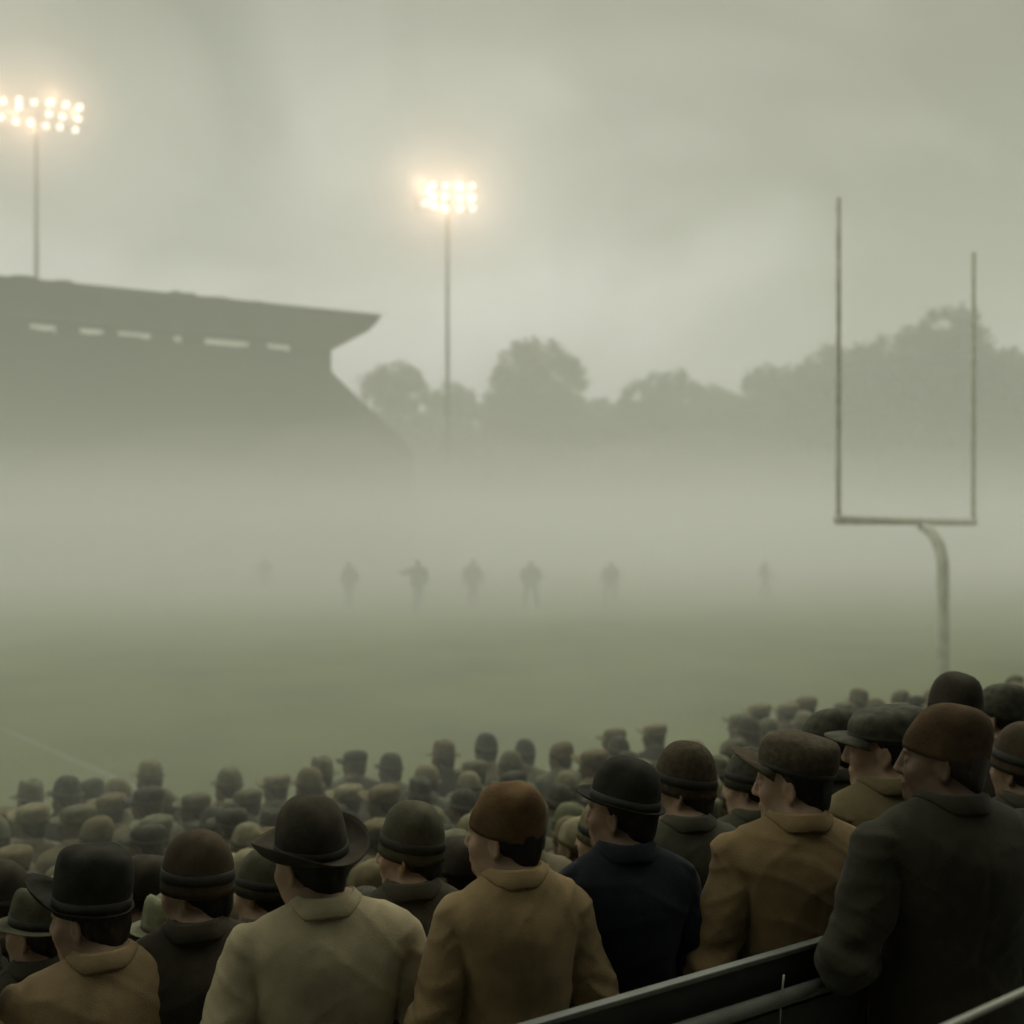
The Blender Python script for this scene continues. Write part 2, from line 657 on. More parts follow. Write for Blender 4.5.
def catmull(pts, n):
    pts = np.array(pts, float)
    P = np.vstack([2 * pts[0] - pts[1], pts, 2 * pts[-1] - pts[-2]])
    out = []
    m = len(pts) - 1
    for i in range(n):
        t = i / (n - 1) * m
        k = min(int(t), m - 1); f = t - k
        p0, p1, p2, p3 = P[k], P[k + 1], P[k + 2], P[k + 3]
        out.append(.5 * ((2 * p1) + (-p0 + p2) * f + (2 * p0 - 5 * p1 + 4 * p2 - p3) * f * f + (-p0 + 3 * p1 - 3 * p2 + p3) * f ** 3))
    return np.array(out)


HATS = {
    # profile (radius factor, height), brim width by angle (front=0), brim lift, tilt back, band height
    'bowler': dict(prof=[(1, 0), (.99, .03), (.95, .062), (.86, .094), (.67, .121), (.37, .137), (0, .141)], brim=(.054, .020, .026), lift=(.014, .002, .014), band=.030, pitch=.10),
    'wide_bowler': dict(prof=[(1, 0), (1.0, .03), (.97, .065), (.88, .102), (.69, .131), (.38, .148), (0, .152)], brim=(.066, .050, .082), lift=(.020, .000, .060), band=.028, pitch=.10),
    'high_brim': dict(prof=[(1, -.01), (1.01, .055), (1.0, .105), (.93, .140), (.74, .161), (.42, .170), (0, .169)], brim=(.092, .012, .022), pw=5, lift=(.070, .0, .012), band=.034, pitch=.14),
    'fedora': dict(prof=[(1, 0), (.99, .04), (.95, .085), (.86, .115), (.66, .130), (.34, .122), (0, .112)], brim=(.062, .055, .058), lift=(-.012, .012, .010), band=.034, pitch=.08),
    'cloche': dict(prof=[(1.03, -.034), (1.01, .012), (.94, .055), (.81, .092), (.58, .120), (.30, .134), (0, .138)], brim=None, lift=(0, 0, 0), band=.030, pitch=.14),
    'knit': dict(prof=[(1.0, -.014), (1.01, .018), (.97, .050), (.87, .083), (.67, .109), (.37, .123), (0, .127)], brim=None, band=.0, pitch=.16),
    'flat_cap': dict(prof=[(1.0, .0), (1.03, .022), (1.06, .048), (.99, .074), (.80, .090), (.42, .100), (0, .101)], brim=(.070, .0, .0), lift=(.004, 0, 0), band=.016, pitch=.12),
    'newsboy': dict(prof=[(1.0, .0), (1.05, .020), (1.10, .050), (1.03, .084), (.84, .102), (.42, .112), (0, .113)], brim=(.085, .0, .0), lift=(.034, 0, 0), band=.016, pitch=.20),
    'leather': dict(prof=[(1.0, -.06), (1.02, -.02), (1.02, .02), (.96, .055), (.78, .086), (.42, .102), (0, .105)], brim=None, band=0, pitch=.0),
}


def make_hat(P, kind, mat, band_mat, parent, seed=0, fine=True, name='hat', size=1.0):
    K = HATS[kind]
    rng = np.random.default_rng(seed + 77)
    NT = 48 if fine else 20
    NR = 18 if fine else 9
    pf = catmull(K['prof'], NR)
    a0, b0 = .0865 * size, .1065 * size
    Rt = P.Rh @ rx_m(K['pitch'] + rng.uniform(-.03, .03)) @ ry_m(rng.uniform(-.06, .06))
    org = P.h((0, -.012, .030))
    ph = rng.uniform(0, 6.28, 4)
    soft = kind in ('knit', 'flat_cap', 'newsboy')

    def pt(th, rf, z):
        # th: 0 front (+Y)
        amp = (.034 if soft else .020)
        wv = 1 + amp * (math.sin(2 * th + ph[0]) + .6 * math.sin(3 * th + ph[1] + z * 30)) * min(1, max(0, z) / .05) * min(1, rf * 1.1)
        x, y = math.sin(th) * a0 * rf * wv, math.cos(th) * b0 * rf * wv
        zz = z * size
        if soft:
            zz += max(0, z) / .1 * (.016 * math.cos(th) * -.6 + .008 * math.sin(th + ph[2])) * rf
            y -= max(0, z) * .10
        elif kind == 'fedora':
            zz -= .020 * math.exp(-(x / .022) ** 2) * max(0, z) / .12
        zz += .005 * math.sin(3 * th + ph[3]) * max(0, z) / .1 * rf * rf
        return org + Rt @ np.array([x, y, zz])

    vs, fs = [], []
    for (rf, z) in pf[:-1]:
        for k in range(NT):
            vs.append(pt(2 * math.pi * k / NT, max(rf, 0), z))
    vs.append(pt(0, 0, pf[-1][1]))
    for i in range(len(pf) - 2):
        for k in range(NT):
            k2 = (k + 1) % NT
            fs.append((i * NT + k, i * NT + k2, (i + 1) * NT + k2, (i + 1) * NT + k))
    base = (len(pf) - 2) * NT
    for k in range(NT):
        fs.append((base + k, base + (k + 1) % NT, len(vs) - 1))
    # inner lip so the crown is closed underneath
    b = len(vs)
    for k in range(NT):
        vs.append(pt(2 * math.pi * k / NT, .97, pf[0][1] + .004))
    vs.append(org + Rt @ np.array([0, 0, .05]))
    for k in range(NT):
        k2 = (k + 1) % NT
        fs.append((k2, k, b + k, b + k2)); fs.append((b + k2, b + k, len(vs) - 1))
    hat = link_mesh(name, vs, fs, mat, parent)
    if soft and fine:      # button on top
        pass
    if K['band'] > 0:
        bh = K['band'] * size
        vs, fs = [], []
        rows = [(1.0, .001), (1.022, .002), (1.024, bh), (.995, bh + .001)]
        for (rf, z) in rows:
            for k in range(NT):
                vs.append(pt(2 * math.pi * k / NT, rf * np.interp(z / size, [p[1] for p in pf], [p[0] for p in pf]), z / size))
        for i in range(len(rows) - 1):
            for k in range(NT):
                k2 = (k + 1) % NT
                fs.append((i * NT + k, i * NT + k2, (i + 1) * NT + k2, (i + 1) * NT + k))
        link_mesh('hat_band', vs, fs, band_mat, hat)
    if K['brim']:
        wf, wb, ws = K['brim']; lf, lb, ls = K['lift']
        visor = wb == 0 and ws == 0
        NB = 6
        top, bot = [], []
        ths = [2 * math.pi * k / NT for k in range(NT)] if not visor else list(np.linspace(-1.15, 1.15, NT // 2))
        for th in ths:
            cf = max(0, math.cos(th)) ** K.get('pw', 2); cb = max(0, -math.cos(th)) ** 2; cs = math.sin(th) ** 2
            if visor:
                e = max(0, 1 - (abs(th) / 1.15) ** 2.2)
                wdt, lft = wf * e + .002, lf * e
            else:
                wdt = wf * cf + wb * cb + ws * cs
                lft = lf * cf + lb * cb + ls * cs
            wdt *= size
            wdt *= 1 + .05 * math.sin(3 * th + ph[1])
            rT, rB = [], []
            for i in range(NB + 1):
                t = i / NB
                x0, y0 = math.sin(th) * a0, math.cos(th) * b0
                nrm = np.array([math.sin(th) / a0, math.cos(th) / b0]); nrm /= np.linalg.norm(nrm)
                x, y = x0 + nrm[0] * (wdt * t - .004), y0 + nrm[1] * (wdt * t - .004)
                curl = lft * t ** 2.2
                if visor:
                    z = .006 + lft * t - .012 * t * t - .02 * (abs(th) / 1.15) ** 2 * t
                else:
                    z = .003 + curl - .004 * t
                x *= 1 - .10 * (lft / .05) * t ** 3 if lft > 0.02 else 1
                rT.append(org + Rt @ np.array([x, y, z + .0022])); rB.append(org + Rt @ np.array([x, y, z - .0018]))
            top.append(rT); bot.append(rB)
        vs, fs = [], []
        n = len(ths)
        for r in top:
            vs += r
        for r in bot:
            vs += r
        W_ = NB + 1
        for k in range(n if not visor else n - 1):
            k2 = (k + 1) % n
            for i in range(NB):
                fs.append((k * W_ + i, k2 * W_ + i, k2 * W_ + i + 1, k * W_ + i + 1)[::-1])
                o_ = n * W_
                fs.append((o_ + k * W_ + i, o_ + k2 * W_ + i, o_ + k2 * W_ + i + 1, o_ + k * W_ + i + 1))
            fs.append((k * W_ + NB, k2 * W_ + NB, n * W_ + k2 * W_ + NB, n * W_ + k * W_ + NB)[::-1])
        link_mesh('visor' if visor else 'brim', vs, fs, mat, hat)
    return hat


def make_collar(P, mat, parent, fine=True, S=None):
    NT = 40 if fine else 16
    prof = [(.002, -.01), (-.002, .025), (.001, .040), (.006, .045), (.011, .041), (.019, .024), (.027, .008), (.0265, .003), (.022, .004)]
    c = np.array([0, -.018, 1.492])
    vs, fs = [], []
    for (dr, dz) in prof:
        for k in range(NT + 1):
            th = math.pi + (k / NT - .5) * 2 * math.pi * .90     # gap at the front
            a, b = .066 + dr, .070 + dr
            x, y = math.sin(th) * a, math.cos(th) * b
            fr = max(0, math.cos(th))
            drop = .42 * max(0, dr) * abs(math.sin(th)) + .055 * fr ** 1.5
            vs.append(c + np.array([x, y, dz - drop + .006 * math.cos(th) * -1]))
    if S is not None:      # lay the flap on the cloth of the shoulders
        off = {4: .006, 5: .004, 6: .003, 7: .001, 8: -.001}
        for i in off:
            for k in range(NT + 1):
                q = vs[i * (NT + 1) + k]
                for _ in range(12):
                    e = off[i] - S.sample(q)
                    if e <= 0:
                        break
                    q = q + np.array([0, 0, e])
                vs[i * (NT + 1) + k] = q
    for i in range(len(prof) - 1):
        for k in range(NT):
            fs.append((i * (NT + 1) + k, (i + 1) * (NT + 1) + k, (i + 1) * (NT + 1) + k + 1, i * (NT + 1) + k + 1))
    o = link_mesh('collar', vs, fs, mat, parent)
    if fine:
        md = o.modifiers.new('thick', 'SOLIDIFY'); md.thickness = .0025; md.offset = 0
    return o


def wool(name, col, var=.20):
    m = noise_mat(name, col, rough=.95, var=var, scale=9, bump=.5, bscale=240, bdist=.003, spec=.08, sheen=.06, detail=6)
    nt = m.node_tree; N, L = nt.nodes, nt.links
    b = N['Principled BSDF']
    small = b.inputs['Normal'].links[0].from_node
    tc = [n for n in N if n.type == 'TEX_COORD'][0]
    mp = N.new('ShaderNodeMapping'); mp.inputs['Scale'].default_value = (1.0, 1.0, .55)
    mp.inputs['Rotation'].default_value = (0, .5, 0)
    L.new(tc.outputs['Object'], mp.inputs['Vector'])
    n = N.new('ShaderNodeTexNoise'); n.inputs['Scale'].default_value = 9; n.inputs['Detail'].default_value = 3
    n.inputs['Distortion'].default_value = .3
    L.new(mp.outputs[0], n.inputs['Vector'])
    bp = N.new('ShaderNodeBump'); bp.inputs['Strength'].default_value = .28; bp.inputs['Distance'].default_value = .020
    L.new(n.outputs['Fac'], bp.inputs['Height']); L.new(bp.outputs['Normal'], small.inputs['Normal'])
    return m


SKIN = {
    'fair': noise_mat('skin_fair', (.31, .205, .130), var=.16, scale=18, rough=.6, bump=.12, bscale=140, bdist=.001),
    'tan': noise_mat('skin_tan', (.20, .128, .080), var=.16, scale=18, rough=.6, bump=.12, bscale=140, bdist=.001),
    'dark': noise_mat('skin_shaded', (.105, .066, .040), var=.16, scale=18, rough=.6, bump=.12, bscale=140, bdist=.001),  # tan skin darkened, the shade on the face put into its colour
}
HAIR = noise_mat('dark_hair', (.010, .009, .007), var=.4, scale=60, rough=.6, bump=.5, bscale=300, bdist=.003, stretch=(1, 1, .2))
HAIRG = noise_mat('brown_hair', (.022, .016, .011), var=.4, scale=60, rough=.6, bump=.5, bscale=300, bdist=.003, stretch=(1, 1, .2))
TROUS = wool('trouser_wool', (.025, .024, .020))
SHOE = noise_mat('shoe_leather', (.018, .014, .010), var=.3, rough=.45, bump=.1)
BAND = noise_mat('band_ribbon', (.024, .022, .016), var=.2, scale=40, rough=.7, bump=.2, bscale=300)


def person(name, P, loc, rz, scale, coat_mat, hat_kind, hat_mat, skin='fair', hair=HAIR, fine=True, collar=True, hem=.70, puff=1.0,
           seed=0, nape=-.108, trous=TROUS, band=BAND, hat_size=1.0):
    root = empty(name, loc, rz)
    root.scale = (scale,) * 3
    body_sdf(P, fine).build('body', SKIN[skin], root, 2 if fine else 1)
    if hair:
        hair_sdf(P, fine, nape, seed=seed).build('hair', hair, root, 1)
    CS = coat_sdf(P, fine, hem, puff, seed)
    CS.build('coat', coat_mat, root, 2 if fine else 1)
    if collar:
        make_collar(P, coat_mat, root, fine, CS)
    trousers_sdf(P).build('trousers', trous, root, 1)
    for s in (-1, 1):
        shoe_sdf(P, s).build('shoe', SHOE, root, 1)
    if hat_kind:
        make_hat(P, hat_kind, hat_mat, band, root, seed, fine, 'helmet' if hat_kind == 'leather' else ('cap' if hat_kind in ('knit', 'flat_cap', 'newsboy') else 'hat'), hat_size)
    return root


HAT_TOP = {k: HEADC[2] + .03 + max(p[1] for p in v['prof']) for k, v in HATS.items()}


def place(px, py, d, kind):
    """ground position and scale of a figure whose hat top shows at (px, py) at distance d"""
    x, y = (px - 512) / F * d, d
    z = floor_z(uv(x, y)[1])
    top = EYE - (py - HOR) / F * d
    return (x, y, z), (top - z) / HAT_TOP[kind]


# the nearer people, one by one: hat pixel, distance, turn of the body, turn of the head, clothes
C = dict(
    tan=wool('coat_tan', (.235, .165, .084)), brown=wool('coat_dark_brown', (.042, .034, .021)), khaki=wool('coat_khaki', (.33, .278, .165)),
    olive=wool('coat_dark_olive', (.048, .042, .025)), gold=wool('coat_golden_tan', (.225, .158, .075)), navy=wool('coat_navy', (.012, .015, .018)),
    grey=wool('coat_grey_olive', (.056, .053, .034)), ochre=wool('coat_ochre', (.190, .130, .060)), moss=wool('coat_moss', (.140, .112, .056)),
    black=wool('coat_green_black', (.026, .023, .013)), slate=wool('coat_slate', (.043, .040, .027)), drab=wool('coat_drab', (.080, .070, .042)),
)
Hm = dict(
    black=noise_mat('felt_black', (.027, .026, .020), var=.35, scale=14, rough=.9, bump=.6, bscale=150, sheen=.02, spec=.04),
    brown=noise_mat('felt_brown', (.062, .047, .030), var=.3, scale=14, rough=.9, bump=.6, bscale=150, sheen=.02, spec=.04),
    umber=noise_mat('felt_umber', (.046, .039, .027), var=.3, scale=14, rough=.9, bump=.6, bscale=150, sheen=.02, spec=.04),
    olive=noise_mat('felt_olive', (.076, .071, .045), var=.3, scale=14, rough=.9, bump=.6, bscale=150, sheen=.02, spec=.04),
    rust=noise_mat('cloth_rust', (.105, .064, .030), var=.3, scale=14, rough=.95, bump=.8, bscale=110, sheen=.02, spec=.04),
    russet=noise_mat('cloth_russet', (.060, .039, .021), var=.3, scale=14, rough=.95, bump=.8, bscale=110, sheen=.02, spec=.04),
    tweed=noise_mat('cloth_tweed', (.066, .053, .034), var=.25, scale=55, rough=.95, bump=.8, bscale=110, sheen=.02, spec=.04),
    grey=noise_mat('cloth_grey', (.070, .068, .050), var=.3, scale=30, rough=.95, bump=.8, bscale=110, sheen=.02, spec=.04),
    tan=noise_mat('cloth_straw', (.165, .143, .084), var=.25, scale=20, rough=.95, bump=.3, bscale=140, sheen=.02, spec=.04),
)
NEAR = [
    # px, py, d, body turn, head yaw, coat, hat, hat mat, skin, arms, build, label
    (91, 847, 2.92, 18, 40, 'tan', 'high_brim', 'black', 'fair', 'down', 1.14, 'man in tan coat and tall black hat, its front brim flared up'),
    (196, 832, 3.05, 12, 38, 'brown', 'cloche', 'brown', 'fair', 'down', 1.00, 'man in dark brown coat and round brown hat with narrow dark band'),
    (311, 796, 2.85, 10, 28, 'khaki', 'wide_bowler', 'umber', 'fair', 'down', 1.10, 'man in pale khaki coat and wide bowler with both brim sides curled up'),
    (411, 802, 3.20, 14, 40, 'olive', 'cloche', 'olive', 'fair', 'down', 0.98, 'man in dark olive coat and grey olive dome hat'),
    (505, 781, 2.84, 16, 38, 'gold', 'knit', 'rust', 'fair', 'down', .90, 'man in golden tan coat and rust orange cap'),
    (624, 758, 3.05, 14, 36, 'navy', 'bowler', 'black', 'tan', 'down', 0.90, 'man in navy black coat and black bowler hat'),
    (686, 741, 3.40, 16, 40, 'grey', 'cloche', 'tweed', 'fair', 'down', 0.98, 'man in grey olive coat and tweed brown hat pulled low'),
    (796, 734, 3.08, 14, 44, 'ochre', 'newsboy', 'tweed', 'fair', 'down', 1.00, 'man in ochre tan jacket and newsboy cap with its peak tipped up'),
    (886, 707, 3.35, 22, 46, 'moss', 'flat_cap', 'grey', 'fair', 'down', 0.98, 'man in mossy tan jacket and grey green flat cap'),
    (947, 703, 2.80, 24, 40, 'black', 'knit', 'russet', 'dark', 'clasp', 1.14, 'large man in green black coat and rust brown cap, his elbow bent, nearest the camera'),
    (957, 671, 3.95, 10, -10, 'slate', 'knit', 'umber', 'fair', 'down', 1.00, 'man in dark brown cap standing directly before the goal post stem'),
    (1000, 682, 4.70, 14, 30, 'drab', 'knit', 'grey', 'fair', 'down', 0.96, 'hazy man in grey knit cap right of the goal post stem'),
    (1026, 722, 3.35, 10, 20, 'olive', 'cloche', 'brown', 'tan', 'down', 1.00, 'man in dark coat and brown hat cut off by the right edge'),
    (829, 708, 4.25, 16, 30, 'slate', 'knit', 'grey', 'fair', 'down', 0.98, 'hazy man in faded grey knit cap behind the ochre jacketed man'),
    (752, 748, 4.10, 16, 36, 'grey', 'cloche', 'grey', 'fair', 'down', 0.98, 'hazy man in pale grey hat and grey coat left of the newsboy cap'),
    (603, 800, 3.75, 14, 36, 'moss', 'cloche', 'tan', 'fair', 'down', 0.96, 'man in straw hat and tan coat half hidden by the black bowler'),
    (262, 850, 3.75, 14, 36, 'drab', 'cloche', 'olive', 'fair', 'down', 1.00, 'man in drab tan coat half hidden behind the wide brimmed bowler'),
    (143, 856, 3.95, 14, 34, 'slate', 'knit', 'umber', 'tan', 'down', 1.00, 'dark coated man in a brown cap behind the tall black hat'),
    (36, 890, 3.45, 14, 38, 'slate', 'fedora', 'olive', 'fair', 'down', 0.96, 'small dark man in slate coat under the flared black brim'),
    (-2, 862, 3.65, 14, 30, 'brown', 'cloche', 'umber', 'tan', 'down', 1.00, 'dark man in brown hat cut off by the left edge'),
    (-40, 925, 2.74, 14, 30, 'gold', 'bowler', 'umber', 'fair', 'down', 1.00, 'man in tan coat at the bottom left corner, mostly outside the picture'),
    (455, 838, 3.70, 14, 34, 'drab', 'knit', 'umber', 'tan', 'down', 1.00, 'hazy man in drab coat half hidden behind the rust orange cap'),
]
taken = []
for i, (px, py, d, bt, hy, cm, hk, hm, sk, arms, bld, lab) in enumerate(NEAR):
    hx = {0: -.030, 2: -.040, 4: -.022}.get(i, 0.0)      # head carried a little to the left
    loc_, sc = place(px - hx * F / d, py, d, hk)
    P = Pose(yaw=R(hy + 16), nod=R(RNG.uniform(-6, 2)), tilt=R(RNG.uniform(-3, 3)), build=bld, arms=arms, slouch=RNG.uniform(.0, .015), belly=.4 if bld > 1.05 else 0, hx=hx)
    print('near', i, px, 'scale %.3f' % sc, 'z %.2f' % loc_[2])
    o = person('person', P, loc_, R(bt) - math.atan2(loc_[0], loc_[1]) * .5, sc, C[cm], hk, Hm[hm], sk, HAIR if i % 3 else HAIRG, d < 3.6, True, seed=i,
               hem=.70, puff=1.0)
    tag(o, lab, 'person', 'spectators standing on the terrace')
    taken.append((loc_[0], loc_[1]))

# ---- the packed crowd further down: copies of a few figures with their own coats and hats
PRO = []
for j, (hk, bld, yaw) in enumerate((('cloche', 1.0, 34), ('knit', 1.04, 28), ('bowler', 1.0, 36), ('flat_cap', .97, 40), ('fedora', 1.03, 24), ('newsboy', 1.0, 32))):
    P = Pose(yaw=R(yaw + 14), nod=R(-3), build=bld)
    PRO.append((hk, P))
WORDS = {'cloche': 'round hat', 'knit': 'knit cap', 'bowler': 'bowler hat', 'flat_cap': 'flat cap', 'fedora': 'creased brimmed hat', 'newsboy': 'puffed cap'}
C.update(  # crowd coats and hats paled so their colours carry the mist
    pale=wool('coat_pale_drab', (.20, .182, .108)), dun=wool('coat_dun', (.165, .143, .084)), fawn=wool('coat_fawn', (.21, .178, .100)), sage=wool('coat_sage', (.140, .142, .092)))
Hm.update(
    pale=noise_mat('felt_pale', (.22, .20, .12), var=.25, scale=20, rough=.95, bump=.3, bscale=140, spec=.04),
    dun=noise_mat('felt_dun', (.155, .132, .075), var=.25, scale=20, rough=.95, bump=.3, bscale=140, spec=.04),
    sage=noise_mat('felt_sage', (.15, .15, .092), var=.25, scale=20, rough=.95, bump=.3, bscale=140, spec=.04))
HAIRC = noise_mat('hazed_hair', (.078, .068, .044), var=.3, scale=40, rough=.9, bump=0)  # hair lightened, haze put into its colour
SKIN['crowd'] = noise_mat('skin_haze_tint', (.150, .110, .068), var=.16, scale=18, rough=.8, bump=0)  # low-contrast skin with the haze mixed into its tone
HBAND = noise_mat('band_drab', (.095, .086, .054), var=.2, scale=40, rough=.8, bump=0)  # hat band paled for the same painted-in haze
CW = [('pale', 'khaki'), ('dun', 'drab tan'), ('sage', 'grey green'), ('fawn', 'fawn'), ('grey', 'dark grey')]
HW = [('dun', 'dun brown'), ('sage', 'grey green'), ('pale', 'straw coloured'), ('grey', 'dark grey')]
protos = {}
rng = random.Random(5)
count = 0
for r_ in range(17):
    v_ = -3.45 - r_ * 0.265
    uu = -1.5 + (r_ % 2) * .24
    while uu < 11.5:
        uu += .35
        u_ = uu + rng.uniform(-.07, .07); vv = v_ + rng.uniform(-.08, .08)
        x, y = from_uv(u_, vv)
        if y < 3.2:
            continue
        px = 512 + x / y * F
        if px < -25 or px > 1110:
            continue
        if min((x - a) ** 2 + (y - b) ** 2 for a, b in taken) < .28 ** 2:
            continue
        hi = rng.randrange(6); ci = rng.randrange(len(CW)); mi = rng.randrange(len(HW))
        # sparser towards the front edge of the crowd
        edge = -6.75 - .95 * max(0.0, min(1.0, 1 - (u_ - 1.0) / 5.0))
        if vv < edge or (vv < edge + .35 and rng.random() < .3):
            continue
        hk, P = PRO[hi]
        z = floor_z(vv)
        sc = rng.uniform(.85, .92) if vv < -4.9 else rng.uniform(.86, .95)
        # nobody blocks the near people: keep hat tops below the line of the picture's crowd edge
        if hi not in protos:
            o = person('person', P, (x, y, z), 0, sc, C[CW[ci][0]], hk, Hm[HW[mi][0]], 'crowd', HAIRC, False, True, seed=60 + hi, band=HBAND)
            protos[hi] = o
            for ch in o.children_recursive:
                for s_ in ch.material_slots:
                    m_ = s_.material
                    s_.link = 'OBJECT'
                    s_.material = m_
        else:
            o = copy_tree(protos[hi])
            o.location = (x, y, z)
            o.scale = (sc,) * 3
        for ch in o.children_recursive:
            n_ = ch.name.split('.')[0]
            if n_ in ('coat', 'collar'):
                ch.material_slots[0].material = C[CW[ci][0]]
            elif n_ in ('hat', 'cap', 'brim', 'visor'):
                ch.material_slots[0].material = Hm[HW[mi][0]]
        o.rotation_euler = (0, 0, R(rng.uniform(4, 34)) - math.atan2(x, y) * .5)
        zone = 'left' if px < 340 else ('middle' if px < 700 else 'right')
        depth = 'back rows' if vv > -4.5 else ('front rows' if vv < -5.8 else 'middle rows')
        tag(o, 'hazy spectator in %s %s and %s coat, %s %s' % (HW[mi][1], WORDS[hk], CW[ci][1], zone, depth),
            'person', 'packed crowd fading into the mist below')
        taken.append((x, y))
        count += 1
print('crowd', count)

# ------------------------------------------------------------------ players on the field
JER = noise_mat('jersey_wool', (.060, .062, .048), var=.2, scale=6, bump=0)
PANT = noise_mat('canvas_pants', (.070, .064, .045), var=.2, scale=6, bump=0)
LEA = noise_mat('helmet_leather', (.030, .024, .018), var=.2, scale=6, bump=0)
PL = [
    (265, 567, 606, 56, 'stand', 'down', 10, 'faintest football player, far left of the line in the mist'),
    (349, 566, 605, 43.0, 'stand', 'pocket', -20, 'football player standing second from left in the mist, arms at sides'),
    (418, 563, 611, 41.0, 'run', 'point', 25, 'football player reaching one arm out to his left'),
    (473, 563, 604, 44.5, 'stand', 'down', 40, 'slim football player standing between the reaching player and the crouched one'),
    (531, 565, 605, 42.5, 'crouch', 'crouch', 8, 'broad football player in wide stance at the middle of the line'),
    (611, 565, 605, 45.0, 'crouch', 'crouch', -12, 'football player with elbows out, second from right'),
    (765, 568, 606, 49.0, 'run', 'run', 60, 'lone football player at the right end, left of the goal post'),
]
for i, (px, ht, ft, d, legs, arms, bt, lab) in enumerate(PL):
    P = Pose(yaw=R(RNG.uniform(-25, 25)), build=1.38, arms=arms, legs=legs)
    x = (px - 512) / F * d
    top = EYE - (ht - HOR) / F * d
    sc = max(1.05, min(1.2, top / 1.77 * 1.12))
    o = person('person', P, (x, d, 0), R(bt + 170), sc, JER, 'leather', LEA, 'tan', None, False, False, hem=.86, puff=1.1, seed=90 + i, trous=PANT)
    tag(o, lab, 'person', 'football players on the misty field')
    for ch in o.children:
        if ch.name.startswith('coat'):
            ch.name = 'jersey'



# ------------------------------------------------------------------ camera, render, world, sun
cam = bpy.data.cameras.new('camera')
cam.lens = 36
cam.sensor_width = 36
cam.shift_y = (HOR - 512) / 1024
cam.clip_start = 0.05
cam.clip_end = 4000
cam.dof.use_dof = True
cam.dof.focus_distance = 3.0
cam.dof.aperture_fstop = 1.7
co = bpy.data.objects.new('camera', cam)
COL.objects.link(co)
co.location = (0, 0, EYE)
co.rotation_euler = (R(90), 0, 0)
scene.camera = co

scene.render.engine = 'CYCLES'
cy = scene.cycles
cy.use_denoising = True
cy.denoiser = 'OPENIMAGEDENOISE'
cy.max_bounces = 8
cy.diffuse_bounces = 2
cy.glossy_bounces = 2
cy.volume_bounces = 4
cy.sample_clamp_indirect = 4.0
cy.use_adaptive_sampling = True
cy.adaptive_threshold = 0.02
scene.view_settings.view_transform = 'Standard'
scene.view_settings.look = 'None'
scene.view_settings.exposure = 0
scene.view_settings.gamma = 1

SUN_EL, SUN_AZ = R(48), R(18)     # ahead of the camera, slightly to the right (azimuth clockwise from +Y)
w = bpy.data.worlds.new('World')
scene.world = w
w.use_nodes = True
nt = w.node_tree
N, L = nt.nodes, nt.links
N.clear()
out = N.new('ShaderNodeOutputWorld')
sky = N.new('ShaderNodeTexSky')
sky.sky_type = 'NISHITA'
sky.sun_disc = False
sky.sun_elevation = SUN_EL
sky.sun_rotation = SUN_AZ
sky.air_density = 2.0
sky.dust_density = 6.0
bg1 = N.new('ShaderNodeBackground')
bg1.inputs['Strength'].default_value = 0.006
L.new(sky.outputs[0], bg1.inputs['Color'])
# overcast cloud deck: soft grey bands by direction
tc = N.new('ShaderNodeTexCoord')
sep = N.new('ShaderNodeSeparateXYZ')
L.new(tc.outputs['Generated'], sep.inputs[0])


def mth(op, a, b=None):
    m = N.new('ShaderNodeMath')
    m.operation = op
    for i, x in enumerate((a, b)):
        if x is None:
            continue
        if isinstance(x, (int, float)):
            m.inputs[i].default_value = x
        else:
            L.new(x, m.inputs[i])
    return m.outputs[0]


mp = N.new('ShaderNodeMapping')
mp.inputs['Location'].default_value = (0.35, 0.2, 1.1)
mp.inputs['Rotation'].default_value = (0, R(22), 0)
mp.inputs['Scale'].default_value = (2.0, 2.0, 3.2)
L.new(tc.outputs['Generated'], mp.inputs['Vector'])
nz = N.new('ShaderNodeTexNoise')
nz.inputs['Scale'].default_value = 1.0
nz.inputs['Detail'].default_value = 4.0
nz.inputs['Roughness'].default_value = 0.5
nz.inputs['Distortion'].default_value = 0.6
L.new(mp.outputs[0], nz.inputs['Vector'])
cr = N.new('ShaderNodeValToRGB')
cr.color_ramp.elements[0].position = 0.38
cr.color_ramp.elements[0].color = (0.17, 0.185, 0.160, 1)
cr.color_ramp.elements[1].position = 0.62
cr.color_ramp.elements[1].color = (1.20, 1.24, 1.04, 1)
L.new(nz.outputs['Fac'], cr.inputs['Fac'])
# unseen sky shaped for the light: bright overhead for fog, dark behind for backs
el = N.new('ShaderNodeValToRGB')
for p, c in ((0.0, 0.205), (0.20, 0.205), (0.46, 0.060), (0.62, 0.5), (1.0, 1.0)):
    e = el.color_ramp.elements.new(p) if p not in (0.0, 1.0) else el.color_ramp.elements[0 if p == 0.0 else -1]
    e.color = (c, c, c, 1)
L.new(mth('MAXIMUM', sep.outputs['Z'], 0.0), el.inputs['Fac'])
az = mth('MAXIMUM', mth('MULTIPLY', mth('ADD', sep.outputs['Y'], 0.5), 1.6), 0.03)
heavy = N.new('ShaderNodeMapRange')       # the heaviest cloud hangs to the right
heavy.interpolation_type = 'SMOOTHSTEP'
heavy.inputs['From Min'].default_value = 0.10; heavy.inputs['From Max'].default_value = 0.62
heavy.inputs['To Min'].default_value = 1.0; heavy.inputs['To Max'].default_value = 0.62
L.new(mth('ADD', sep.outputs['X'], sep.outputs['Z']), heavy.inputs['Value'])
fac = mth('MULTIPLY', mth('MULTIPLY', el.outputs['Color'], heavy.outputs[0]), mth('MINIMUM', az, 1.0))
bg2 = N.new('ShaderNodeBackground')
L.new(cr.outputs['Color'], bg2.inputs['Color'])
